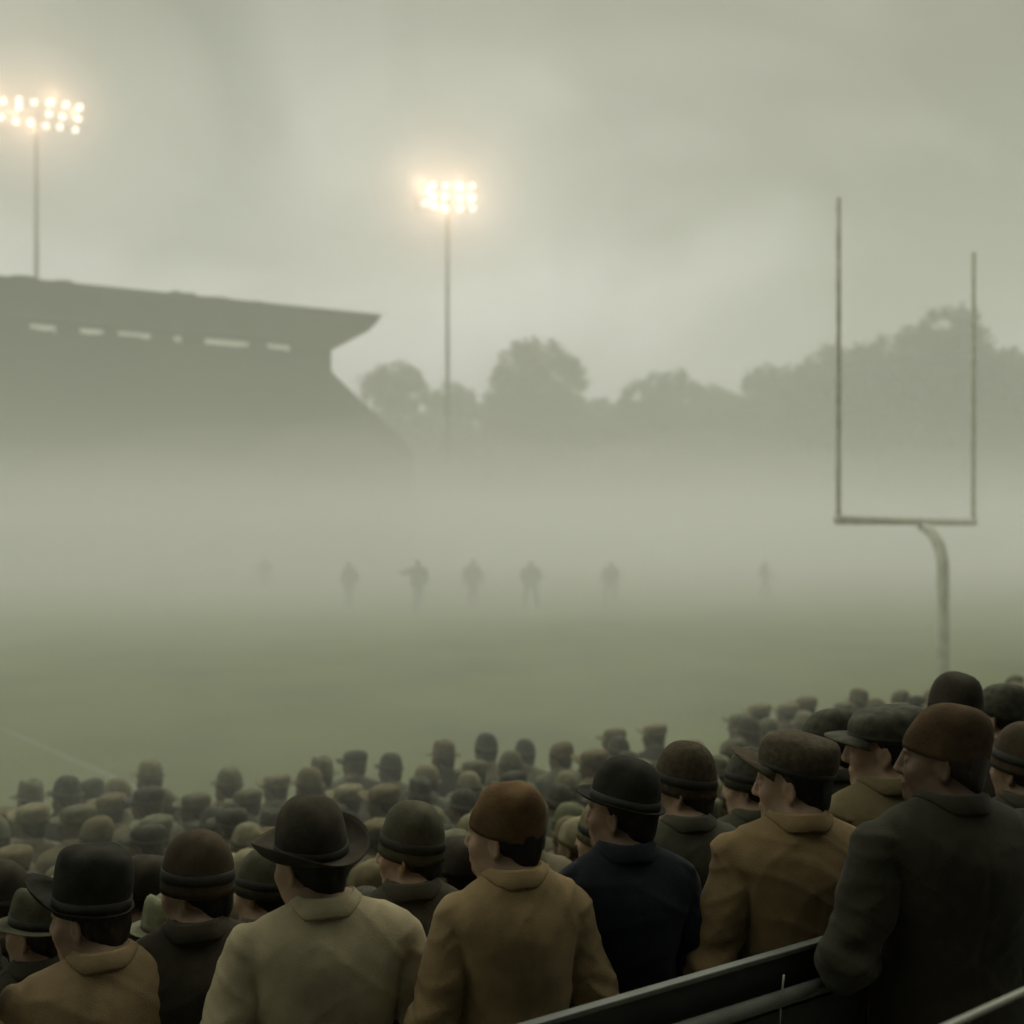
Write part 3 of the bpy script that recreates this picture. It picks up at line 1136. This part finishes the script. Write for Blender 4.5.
L.new(mth('MULTIPLY', fac, SKY_GAIN * 4.2), bg2.inputs['Strength'])
add = N.new('ShaderNodeAddShader')
L.new(bg1.outputs[0], add.inputs[0]); L.new(bg2.outputs[0], add.inputs[1])
L.new(add.outputs[0], out.inputs['Surface'])

sl = bpy.data.lights.new('sun', 'SUN')
sl.energy = SUN_E
sl.angle = R(16)
sl.color = (1.0, 0.98, 0.84)
so = bpy.data.objects.new('sun', sl)
COL.objects.link(so)
so.location = (20, 40, 60)
d = Vector((math.sin(SUN_AZ) * math.cos(SUN_EL), math.cos(SUN_AZ) * math.cos(SUN_EL), math.sin(SUN_EL)))
so.rotation_euler = d.to_track_quat('Z', 'Y').to_euler()

# ------------------------------------------------------------------ ground, field markings, terrace
g_mat, gnt, gb = new_mat('field_grass')
tcg = gnt.nodes.new('ShaderNodeTexCoord')
n1 = gnt.nodes.new('ShaderNodeTexNoise'); n1.inputs['Scale'].default_value = 0.35; n1.inputs['Detail'].default_value = 6
n2 = gnt.nodes.new('ShaderNodeTexNoise'); n2.inputs['Scale'].default_value = 9.0; n2.inputs['Detail'].default_value = 5
gnt.links.new(tcg.outputs['Object'], n1.inputs['Vector']); gnt.links.new(tcg.outputs['Object'], n2.inputs['Vector'])
mx = gnt.nodes.new('ShaderNodeMath'); mx.operation = 'MULTIPLY_ADD'; mx.inputs[1].default_value = 0.5
gnt.links.new(n2.outputs['Fac'], mx.inputs[0]); gnt.links.new(n1.outputs['Fac'], mx.inputs[2])
rg = gnt.nodes.new('ShaderNodeValToRGB')
rg.color_ramp.elements[0].position = 0.55; rg.color_ramp.elements[0].color = (0.060, 0.077, 0.018, 1)
rg.color_ramp.elements[1].position = 0.95; rg.color_ramp.elements[1].color = (0.115, 0.136, 0.036, 1)
gnt.links.new(mx.outputs[0], rg.inputs['Fac'])
gnt.links.new(rg.outputs['Color'], gb.inputs['Base Color'])
gb.inputs['Roughness'].default_value = 1.0
gb.inputs['Specular IOR Level'].default_value = 0.0
bpn = gnt.nodes.new('ShaderNodeBump'); bpn.inputs['Strength'].default_value = 0.6; bpn.inputs['Distance'].default_value = 0.05
gnt.links.new(n2.outputs['Fac'], bpn.inputs['Height']); gnt.links.new(bpn.outputs['Normal'], gb.inputs['Normal'])
m = MB()
m.add([(-1500, -600, 0), (1500, -600, 0), (1500, 2500, 0), (-1500, 2500, 0)], [(0, 1, 2, 3)])
tag(m.build('ground', g_mat), kind='structure')

paint = noise_mat('line_paint', (0.14, 0.15, 0.09), var=0.5, scale=14, bump=0)
p0 = at(165, 800, F * EYE / (800 - HOR)); p1 = at(0, 728, F * EYE / (728 - HOR))
dirl = Vector((p1.x - p0.x, p1.y - p0.y, 0)).normalized()
side = Vector((-dirl.y, dirl.x, 0)) * 0.04
a0 = Vector((p0.x, p0.y, 0.004)) + dirl * 0.3; a1 = a0 + dirl * 95
m = MB()
m.add([a0 - side, a0 + side, a1 + side, a1 - side], [(0, 1, 2, 3)])
tag(m.build('sideline', paint), kind='structure')

concrete = noise_mat('terrace_concrete', (0.16, 0.16, 0.13), var=0.35, scale=3, bump=0.4, bscale=40, bdist=0.01)
m = MB()
prof = []
v = math.floor(-4.9 / TREAD) * TREAD
prof.append((v, -0.3))
while v < 6.0:
    z = floor_z(v + TREAD / 2)
    prof.append((v, z)); prof.append((v + TREAD - 0.001, z))
    v += TREAD
prof.append((6.0, -0.3))
prof = [q for i, q in enumerate(prof) if q[1] != 0.0 or i == 0]
n = len(prof)
vs, fs = [], []
for u0 in (-14, 18):
    for (v_, z_) in prof:
        x_, y_ = from_uv(u0, v_)
        vs.append((x_, y_, z_))
for i in range(n):
    j = (i + 1) % n
    fs.append((i, j, j + n, i + n))
fs.append(tuple(reversed(range(n)))); fs.append(tuple(range(n, 2 * n)))
m.add(vs, fs)
tag(m.build('terrace', concrete), kind='structure')

# ------------------------------------------------------------------ goal post
gp_mat = noise_mat('goal_paint', (0.60, 0.60, 0.47), var=0.2, scale=5, rough=0.6, bump=0.05, spec=0.4)
gl = at(838.5, 521, 18.9); gr = at(973.5, 522, 22.6)
zbar = 3.42
gl.z = gr.z = zbar
bar_dir = (gr - gl); bar_dir.z = 0; bar_dir.normalize()
out_dir = Vector((0.66, -0.75, 0))
mid = gl.lerp(gr, 0.56)
gp = empty('goal_post', (mid.x, mid.y, 0))
tag(gp, 'tall grey goal post with curved gooseneck stem rising behind the crowd', 'goal post')


def loc(p, o=None):
    return Vector(p) - gp.location


m = MB(); m.tube([loc(gl - bar_dir * 0.05), loc(gr + bar_dir * 0.05)], 0.085, 16)
m.build('crossbar', gp_mat, gp, True)
for p in (gl, gr):
    m = MB(); m.tube([loc((p.x, p.y, zbar + 0.086)), loc((p.x, p.y, 9.36))], 0.047, 12)
    m.build('upright', gp_mat, gp, True)
m = MB()
pts = [loc((mid.x, mid.y, zbar - 0.10))]
base = at(943, 600, 20.3)
off = Vector((base.x - mid.x, base.y - mid.y, 0))
for i in range(0, 11):
    a = i / 10 * math.pi / 2
    pts.append(Vector((off.x * math.sin(a) ** 1.0, off.y * math.sin(a), zbar - 0.12 - 0.85 * (1 - math.cos(a)))))
pts.append(Vector((off.x, off.y, 1.5))); pts.append(Vector((off.x, off.y, -0.1)))
m.tube(pts, [0.06, 0.075, 0.09, 0.10, 0.11, 0.115, 0.118] + [0.118] * (len(pts) - 7), 20)
m.build('stem', gp_mat, gp, True)

# ------------------------------------------------------------------ grandstand beyond the left of the field
st_dark = noise_mat('stand_paint', (0.050, 0.056, 0.046), var=0.3, scale=0.3, bump=0)
st_wall = noise_mat('stand_wall', (0.060, 0.066, 0.052), var=0.25, scale=0.15, bump=0, stretch=(1, 1, 0.15))
st_glow = emit_mat('sky_slot_glow', (0.80, 0.84, 0.64), 0.36)  # added glow standing in for sky seen through the gaps
TIP = Vector((-11.8, 90, 0)); WS = Vector((-0.89, -0.457, 0)); DEEP = Vector((-0.457, 0.89, 0))
gs = empty('grandstand', (TIP.x, TIP.y, 0))
tag(gs, 'large dark covered grandstand with overhanging roof, left beyond the field', 'grandstand')


def sp(s, z, k):
    return WS * s + DEEP * k + Vector((0, 0, z))


def pr(mb, poly, k0, k1):
    mb.prism(poly, lambda s, z: sp(s, z, k0), lambda s, z: sp(s, z, k1))


# roof profile, tip at s=0
roof = [(0, 22.0), (0.15, 21.6), (1.0, 20.7), (2.2, 20.0), (3.4, 19.55), (4.2, 19.15), (44, 19.15), (44, 22.0)]
m = MB(); pr(m, roof, -0.5, 66)
rf = m.build('roof', st_dark, gs)
m = MB(); pr(m, [(-0.1, 22.002), (44, 22.002), (44, 22.2), (-0.1, 22.2)], -0.7, 66.2)
m.build('fascia', st_dark, rf)
m = MB(); pr(m, [(4.2, 18.35), (4.2, 17.0), (1.8, 14.9), (-0.6, 13.0), (-2.2, 11.6), (-3.4, 10.3), (-3.6, 0), (44, 0), (44, 18.35)], 0, 64)
m.build('side_wall', st_wall, gs)
# glowing strip added under the roof for sky gaps, dark piers between


def s_at(px):
    t = (px - 512) / F
    # TIP.x + s*WS.x = t*(TIP.y + s*WS.y)
    return (TIP.x - t * TIP.y) / (t * WS.y - WS.x)


sky_slots = [(30, 56), (80, 104), (118, 152), (174, 182), (205, 250), (267, 291)]
edges = [44.0]
for a, b in sky_slots:
    edges += [s_at(a), s_at(b)]
edges.append(4.2)
for i in range(0, len(edges), 2):
    m = MB(); pr(m, [(edges[i], 18.352), (edges[i + 1], 18.352), (edges[i + 1], 19.148), (edges[i], 19.148)], 0.02, 63)
    m.build('pier', st_wall, gs)
for i in range(1, len(edges) - 1, 2):
    a, b = edges[i] - 0.01, edges[i + 1] + 0.01
    m = MB(); pr(m, [(a, 18.36), (b, 18.36), (b, 19.14), (a, 19.14)], 0.45, 0.60)
    slot = m.build('sky_slot', st_glow, gs)
    k_ = random.Random(i)
    q = a
    m = MB()
    while q > b + .15:      # uneven lower edge of the glowing slots
        e = max(b, q - k_.uniform(.35, .9))
        pr(m, [(q, 18.36), (e, 18.36), (e, 18.36 + k_.uniform(.12, .34)), (q, 18.36 + k_.uniform(.12, .34))], 0.22, 0.40)
        q = e - .002
    m.build('sill', st_wall, slot)
    m = MB(); pr(m, [(a, 18.98), (b, 18.98), (b, 19.14), (a, 19.14)], 0.22, 0.40)
    m.build('lintel', st_wall, slot)
for px, wd, h in ((8, 2.0, .5), (22, 1.2, .35), (52, 1.6, .45), (62, 1.0, .3), (168, 1.1, .55), (178, 1.0, .4), (186, .8, .5), (205, 2.2, .3), (248, 1.4, .25)):
    s = s_at(px); h *= .6
    m = MB(); pr(m, [(s, 22.2), (s - wd, 22.2), (s - wd * .8, 22.2 + h), (s - wd * .2, 22.2 + h * .8)], -0.3, 1.2)
    m.build('roof_vent', st_dark, gs)

# ------------------------------------------------------------------ floodlight masts
steel = noise_mat('mast_steel', (0.16, 0.16, 0.135), var=0.15, scale=2, rough=0.6, bump=0)
housing = noise_mat('lamp_housing', (0.12, 0.12, 0.10), var=0.15, scale=5, rough=0.6, bump=0)
lens = emit_mat('lamp_lens', (1.0, 0.90, 0.70), LENS_E)


def disc(mb, c, r, ydir, n=16, dome=0.12):
    c = Vector(c)
    f = Vector(ydir).normalized()
    a = f.cross(Vector((0, 0, 1))).normalized(); b = a.cross(f)
    vs = [c + f * dome]
    for k in range(n):
        t = 2 * math.pi * k / n
        vs.append(c + (a * math.cos(t) + b * math.sin(t)) * r)
    mb.add(vs, [(0, 1 + k, 1 + (k + 1) % n) for k in range(n)])


def mast(pole_px, d, lamps, x0px, x1px, ypx, label, pole_bottom_r=0.30, power=4e4, base_z=0.0):
    top = at(pole_px, ypx[1], d)
    root = empty('floodlight_mast', (top.x, top.y, base_z))
    tag(root, label, 'floodlight', 'floodlight masts around the ground')
    o = root.location
    face = (Vector((2, 60, 0)) - Vector((top.x, top.y, 0))).normalized()
    face = Vector((0.0, -1.0, -0.18)).normalized()
    m = MB(); m.tube([Vector((0, 0, 0)), Vector((0, 0, top.z - o.z - 0.2))], [pole_bottom_r, pole_bottom_r * 0.55], 14)
    m.build('pole', steel, root, True)
    m = MB()
    ys = sorted({p[1] for p in lamps})
    for yy in ypx:
        a, b = at(x0px, yy, d) - o, at(x1px, yy, d) - o
        a.y += 0.35; b.y += 0.35
        m.tube([a, b], 0.05, 8)
    for xx in (x0px + 2, pole_px, x1px - 2):
        a, b = at(xx, ypx[0], d) - o, at(xx, ypx[-1], d) - o
        a.y += 0.42; b.y += 0.42
        m.tube([a, b], 0.05, 8)
    m.build('lamp_frame', steel, root, True)
    for (px, py, r) in lamps:
        c = at(px, py, d) - o
        mm = MB(); mm.tube([c - face * 0.02, c - face * 0.18, c - face * 0.33], [r, r * .85, r * .35], 16)
        l = mm.build('lamp', housing, root, True)
        mm = MB(); disc(mm, c, r * 0.93, face)
        mm.build('lens', lens, l, True)
    li = bpy.data.lights.new('lamp_light', 'SPOT')
    li.energy = power / 5
    li.color = (1.0, 0.64, 0.38)
    li.shadow_soft_size = 0.3
    li.spot_size = R(150)
    li.spot_blend = 0.6
    for k, t in enumerate((.12, .31, .50, .69, .88)):
        lo = bpy.data.objects.new('lamp_light', li)
        COL.objects.link(lo)
        lo.parent = root
        lo.rotation_euler = (R(-78), 0, 0)
        lo.location = at(x0px + (x1px - x0px) * t, ypx[k % 3], d - 1.2) - o
    return root


LA = [(3, 101), (19, 100), (34, 102), (50, 103), (66, 104.5), (80, 107), (19, 106.5), (1, 117), (49, 114), (62.5, 116.5), (78, 118.5),
      (16, 121.5), (31, 122.5), (46, 126), (60, 127), (75.5, 130), (-14, 99), (-14, 113)]
mast(36.5, 98, [(x, y, 0.31) for x, y in LA], -20, 88, (100, 113, 127), 'left floodlight mast, its lit lamps above the grandstand roof', power=LAMP_W)
LB = [(432.5, 185), (428, 190), (433, 196.5), (426, 203), (434, 206.5), (445.5, 186), (445.5, 197), (445.5, 208), (460, 187), (459.5, 198.5), (460, 208.5),
      (472, 186), (472.5, 198), (473, 208.5)]
mast(447.5, 104, [(x, y, 0.29) for x, y in LB], 414, 477, (186, 198, 209), 'middle floodlight mast, a block of lit lamps on a slim pole before the trees', power=LAMP_W)

# ------------------------------------------------------------------ trees
bark = noise_mat('bark', (0.05, 0.045, 0.035), var=0.3, scale=3, bump=0.5, bscale=12, bdist=0.05)
leaf = noise_mat('leaves', (0.040, 0.050, 0.022), var=0.45, scale=0.35, bump=0, rough=0.9)


def tree(px, top_py, w_px, d, label, seed, lobes=None, group='trees along the far side of the ground'):
    rng = np.random.default_rng(seed)
    d = d * 1.32
    p = at(px, top_py, d)
    H = p.z
    W = w_px / F * d
    root = empty('tree', (p.x, p.y, 0), rng.uniform(0, 6.28) * 0)
    tag(root, label, 'tree', group)
    # trunk with limbs
    m = MB()
    th = H * 0.45
    m.tube([(0, 0, -0.2), (0.1, 0, th * .5), (-0.1, 0.1, th), (0.1, 0, H * .75)], [W * .035 + .2, W * .028 + .15, W * .02 + .12, .06], 10)
    for k in range(6):
        a = rng.uniform(0, 6.28); z0 = th * rng.uniform(.55, 1.0)
        e = Vector((math.cos(a) * W * .36, math.sin(a) * W * .36, z0 + H * rng.uniform(.15, .35)))
        m.tube([(0, 0, z0), e * 0.5 + Vector((0, 0, z0 * .5 + .3)), e], [.16, .11, .04], 7)
    m.build('trunk', bark, root, True)
    # crown: clumps of small leaf faces around lobe surfaces
    if lobes is None:
        lobes = []
        nl = 7
        for k in range(nl):
            a = 2 * math.pi * k / nl + rng.uniform(-.4, .4)
            rr = rng.uniform(.20, .32) * W
            lobes.append((math.cos(a) * W * .27, math.sin(a) * W * .27, H * rng.uniform(.42, .72), rr))
        lobes.append((rng.uniform(-.06, .06) * W, 0, H - W * .30, W * .30))
        lobes.append((rng.uniform(-.22, -.12) * W, 0, H - W * .36, W * .24))
        lobes.append((rng.uniform(.12, .22) * W, 0, H - W * .38, W * .23))
        lobes.append((0, 0, H * .35, W * .36))
        for zf in (.22, .34, .45, .55, .64):
            for k in (-1, 0, 1):
                lobes.append((k * W * rng.uniform(.14, .24), rng.uniform(-2, 2), H * (zf + rng.uniform(-.04, .04)), W * rng.uniform(.20, .30)))
    cl = []
    for (x, y, z, r) in lobes:
        n = int(26 * (r / 3.0) ** 1.6) + 14
        for _ in range(n):
            q = rng.normal(size=3); q /= np.linalg.norm(q)
            rad = r * rng.uniform(.55, 1.04) ** .6
            cl.append((x + q[0] * rad, y + q[1] * rad, z + q[2] * rad * .9, rng.uniform(.35, .85) * (r / 3.0) ** .4))
    vs, fs = [], []
    for (x, y, z, s) in cl:
        k = 34
        P = rng.normal(size=(k, 3)) * s * .62 + np.array([x, y, z])
        A = rng.normal(size=(k, 3)); A /= np.linalg.norm(A, axis=1)[:, None]
        B = rng.normal(size=(k, 3)); B -= A * (A * B).sum(1)[:, None]; B /= np.linalg.norm(B, axis=1)[:, None]
        sz = rng.uniform(.20, .46, size=(k, 1))
        for c_ in range(k):
            b = len(vs)
            vs += [tuple(P[c_] - A[c_] * sz[c_]), tuple(P[c_] + B[c_] * sz[c_] * .6), tuple(P[c_] + A[c_] * sz[c_]), tuple(P[c_] - B[c_] * sz[c_] * .6)]
            fs.append((b, b + 1, b + 2, b + 3))
    link_mesh('crown', vs, fs, leaf, root, False)
    return root


TREES = [
    (396, 360, 84, 118, 'small round-crowned tree in haze close beside the grandstand end'),
    (455, 384, 66, 128, 'low bushy tree in haze at the floodlight pole foot'),
    (535, 336, 122, 122, 'broad domed tree in haze just right of the middle floodlight'),
    (600, 398, 70, 128, 'low hazy tree filling the dip right of the broad domed tree'),
    (662, 366, 104, 124, 'rounded hazy tree standing alone mid-way between floodlight and goal post'),
    (718, 384, 66, 130, 'low hazy tree right of the rounded middle tree'),
    (772, 364, 74, 126, 'hazy tree just left of the left goal upright'),
    (826, 345, 82, 120, 'hazy tree behind the left goal upright'),
    (884, 334, 92, 112, 'hazy tree seen between the two goal uprights'),
    (948, 305, 120, 106, 'tallest dark tree, rising behind the right goal upright'),
    (1012, 346, 104, 108, 'dark hazy tree at the right edge beyond the goal'),
]
for i, (px, py, wpx, d, lab) in enumerate(TREES):
    tree(px, py, wpx, d, lab, 40 + i)
for i, (px, py, wpx, d, lab) in enumerate([
        (490, 400, 130, 120, 'low hazy shrub mass under the broad domed tree'),
        (690, 390, 160, 120, 'low hazy shrub mass under the middle trees'),
        (800, 372, 180, 118, 'low hazy shrub mass left of the goal'),
        (925, 358, 200, 112, 'low hazy shrub mass behind the goal crossbar'),
        (600, 402, 130, 121, 'low hazy shrub mass in the tree line gap'),
        (415, 404, 120, 112, 'low hazy shrub mass beside the grandstand slope')]):
    p = at(px, py, d * 1.32); Wd = wpx / F * d * 1.32; Hh = p.z
    lob = [(k * Wd / 7.0, 0, Hh * (.35 + .25 * random.random()), Hh * (.32 + .1 * random.random())) for k in range(-3, 4)]
    lob += [(k * Wd / 6.0 + .8, 1.5, Hh * .22, Hh * .30) for k in range(-3, 4)]
    tree(px, py, wpx, d, lab, 80 + i, lob, 'shrubs under the far trees')

# ------------------------------------------------------------------ railings on the terrace
rail_mat = noise_mat('rail_paint', (0.085, 0.09, 0.07), var=0.25, scale=8, rough=0.5, bump=0.1, bscale=60, spec=0.45)
rail_dark = noise_mat('rail_board', (0.020, 0.022, 0.017), var=0.3, scale=5, rough=0.6, bump=0.15, bscale=50)
wire_mat = noise_mat('wire', (0.30, 0.30, 0.24), var=0.1, scale=5, rough=0.5, bump=0)
r0 = at(525, 1024, 2.29); r1 = at(835, 934, 2.80)
rd = Vector((r1.x - r0.x, r1.y - r0.y, 0)).normalized()
rn = Vector((rd.y, -rd.x, 0))           # towards the camera
rz = 2.1
c0 = Vector((r0.x, r0.y, 0)) - rd * 1.6
ln = (Vector((r1.x, r1.y, 0)) - c0).length + 0.05
rfz = floor_z(uv(r1.x, r1.y)[1])
rail = empty('railing', (c0.x, c0.y, rfz))
tag(rail, 'dark board railing with pale capped top edge, sloping behind the standing men', 'railing')


def rbox(mb, a, b, n0, n1, z0, z1):
    vs = []
    for z in (z0, z1):
        for (t, n_) in ((a, n0), (b, n0), (b, n1), (a, n1)):
            q = rd * t + rn * n_
            vs.append((q.x, q.y, z - rfz))
    mb.add(vs, [(0, 1, 2, 3), (4, 7, 6, 5), (0, 4, 5, 1), (1, 5, 6, 2), (2, 6, 7, 3), (3, 7, 4, 0)])


def bev(o, wdt=0.004):
    md = o.modifiers.new('bevel', 'BEVEL'); md.width = wdt; md.segments = 2
    return o


m = MB(); rbox(m, 0, ln, -0.013, 0.013, rz - 0.015, rz); bev(m.build('cap_rail', rail_mat, rail))
m = MB(); rbox(m, 0, ln - .01, -0.010, 0.004, rz - 0.21, rz - 0.0155); bev(m.build('board', rail_dark, rail))
m = MB(); m.tube([rd * 0 + rn * 0.045 + Vector((0, 0, rz - .100 - rfz)), rd * ln + rn * 0.045 + Vector((0, 0, rz - .100 - rfz))], 0.020, 14)
m.build('pipe_rail', rail_mat, rail, True)
m = MB(); rbox(m, 0, ln - .02, 0.035, 0.055, rz - 0.33, rz - 0.125); bev(m.build('board', rail_dark, rail))
for t in (0.15, 1.3, ln - 0.08):
    m = MB(); m.tube([rd * t + Vector((0, 0, 0)), rd * t + Vector((0, 0, rz - .215 - rfz))], 0.022, 10)
    m.build('post', rail_dark, rail, True)
cw = at(783, 976, 2.37)
m = MB()
pts = []
for i in range(9):
    t = i / 8
    pp = at(784 - 5.5 * math.sin(t * 1.5), 975 + 75 * t, 2.62)
    pts.append(pp - rail.location)
m.tube(pts, 0.0028, 8)
m.build('cable', wire_mat, rail, True)

# upper railing nearest the camera, lower right
q0 = at(950, 1024, 1.675); q1 = at(1024, 990, 1.80)
qd = Vector((q1.x - q0.x, q1.y - q0.y, 0)).normalized()
h0 = Vector((q0.x, q0.y, 0)) - qd * 1.0
qf = floor_z(uv(q1.x, q1.y)[1])
hr = empty('handrail', (h0.x, h0.y, qf))
tag(hr, 'thin pale handrail crossing the bottom right corner before the dark coated man', 'handrail')
m = MB()
pts = []
for i in range(15):
    t = i / 14 * 3.2
    sag = 0.030 * (1 - ((t - 1.6) / 1.6) ** 2)
    pts.append(qd * t + Vector((0, 0, q0.z - qf + .006 - sag * 0.3)))
m.tube(pts, 0.0055, 10)
m.build('rail', wire_mat, hr, True)
for t in (0.05, 3.15):
    m = MB(); m.tube([qd * t, qd * t + Vector((0, 0, q0.z - qf - 0.008))], 0.02, 10)
    m.build('post', rail_dark, hr, True)

# ------------------------------------------------------------------ fog over the ground
def fog_box(name, v1, top, mat, u0=-500, u1=500, far=700, bottom=-0.6):
    m = MB()
    vs = []
    for z in (bottom, top):
        for (u, v) in ((u0, v1), (u1, v1), (u1, -far), (u0, -far)):
            x, y = from_uv(u, v)
            vs.append((x, y, z))
    m.add(vs, [(0, 3, 2, 1), (4, 5, 6, 7), (0, 1, 5, 4), (1, 2, 6, 5), (2, 3, 7, 6), (3, 0, 4, 7)])
    return tag(m.build(name, mat), kind='structure')


FC = (0.955, 0.985, 0.885)
fog_box('fog', -4.2, 62, fog_mat('thin_fog', 0.0060, FC))
fog_box('ground_fog', -5.6, 6.5, fog_mat('ground_mist', 0.014, FC), bottom=-0.55, far=690, u0=-490, u1=490)
fog_box('ground_fog', -6.4, 4.6, fog_mat('low_mist', 0.014, FC), bottom=-0.5, far=680, u0=-480, u1=480)


# fog balls added at the lamp blocks for their halos; drifts over the grass
def fog_drift(c, r, mat):
    vs, fs = [], []
    n, k = 24, 12
    for i in range(k + 1):
        a = math.pi * i / k
        for j in range(n):
            b = 2 * math.pi * j / n
            vs.append((c[0] + r[0] * math.sin(a) * math.cos(b), c[1] + r[1] * math.sin(a) * math.sin(b), c[2] + r[2] * math.cos(a)))
    for i in range(k):
        for j in range(n):
            fs.append((i * n + j, (i + 1) * n + j, (i + 1) * n + (j + 1) % n, i * n + (j + 1) % n))
    return tag(link_mesh('fog', vs, fs, mat), kind='structure')


halo = fog_mat('halo_mist', LAMP_FOG, (0.98, 0.97, 0.90), 0.35)
for (px, py, d) in ((34, 114, 94), (446, 197, 100)):
    fog_drift(at(px, py, d), (18, 9, 15), halo)
    fog_drift(at(px, py, d), (8.0, 5, 6.5), halo)
fog_box('ground_fog', -4.9, 2.1, fog_mat('crowd_mist', 0.042, FC), bottom=-0.45, far=8.6, u0=-30, u1=8.0)
bank = fog_mat('mist_bank', BANK_FOG, FC, 0.2)
for (px, py, d, r) in ((60, 522, 66, (20, 9, 5.0)), (250, 503, 70, (17, 8, 5.5)), (395, 488, 74, (13, 8, 5.5)), (560, 505, 80, (20, 9, 5.0)),
                       (700, 498, 92, (16, 10, 6.0)), (900, 508, 84, (22, 9, 5.0)), (480, 560, 37, (13, 5, 2.6)), (640, 590, 39, (9, 4, 1.9)),
                       (180, 585, 40, (9, 5, 2.2)), (820, 560, 45, (10, 5, 2.8)), (330, 620, 30, (7, 3, 1.2))):
    fog_drift(at(px, py, d), r, bank)
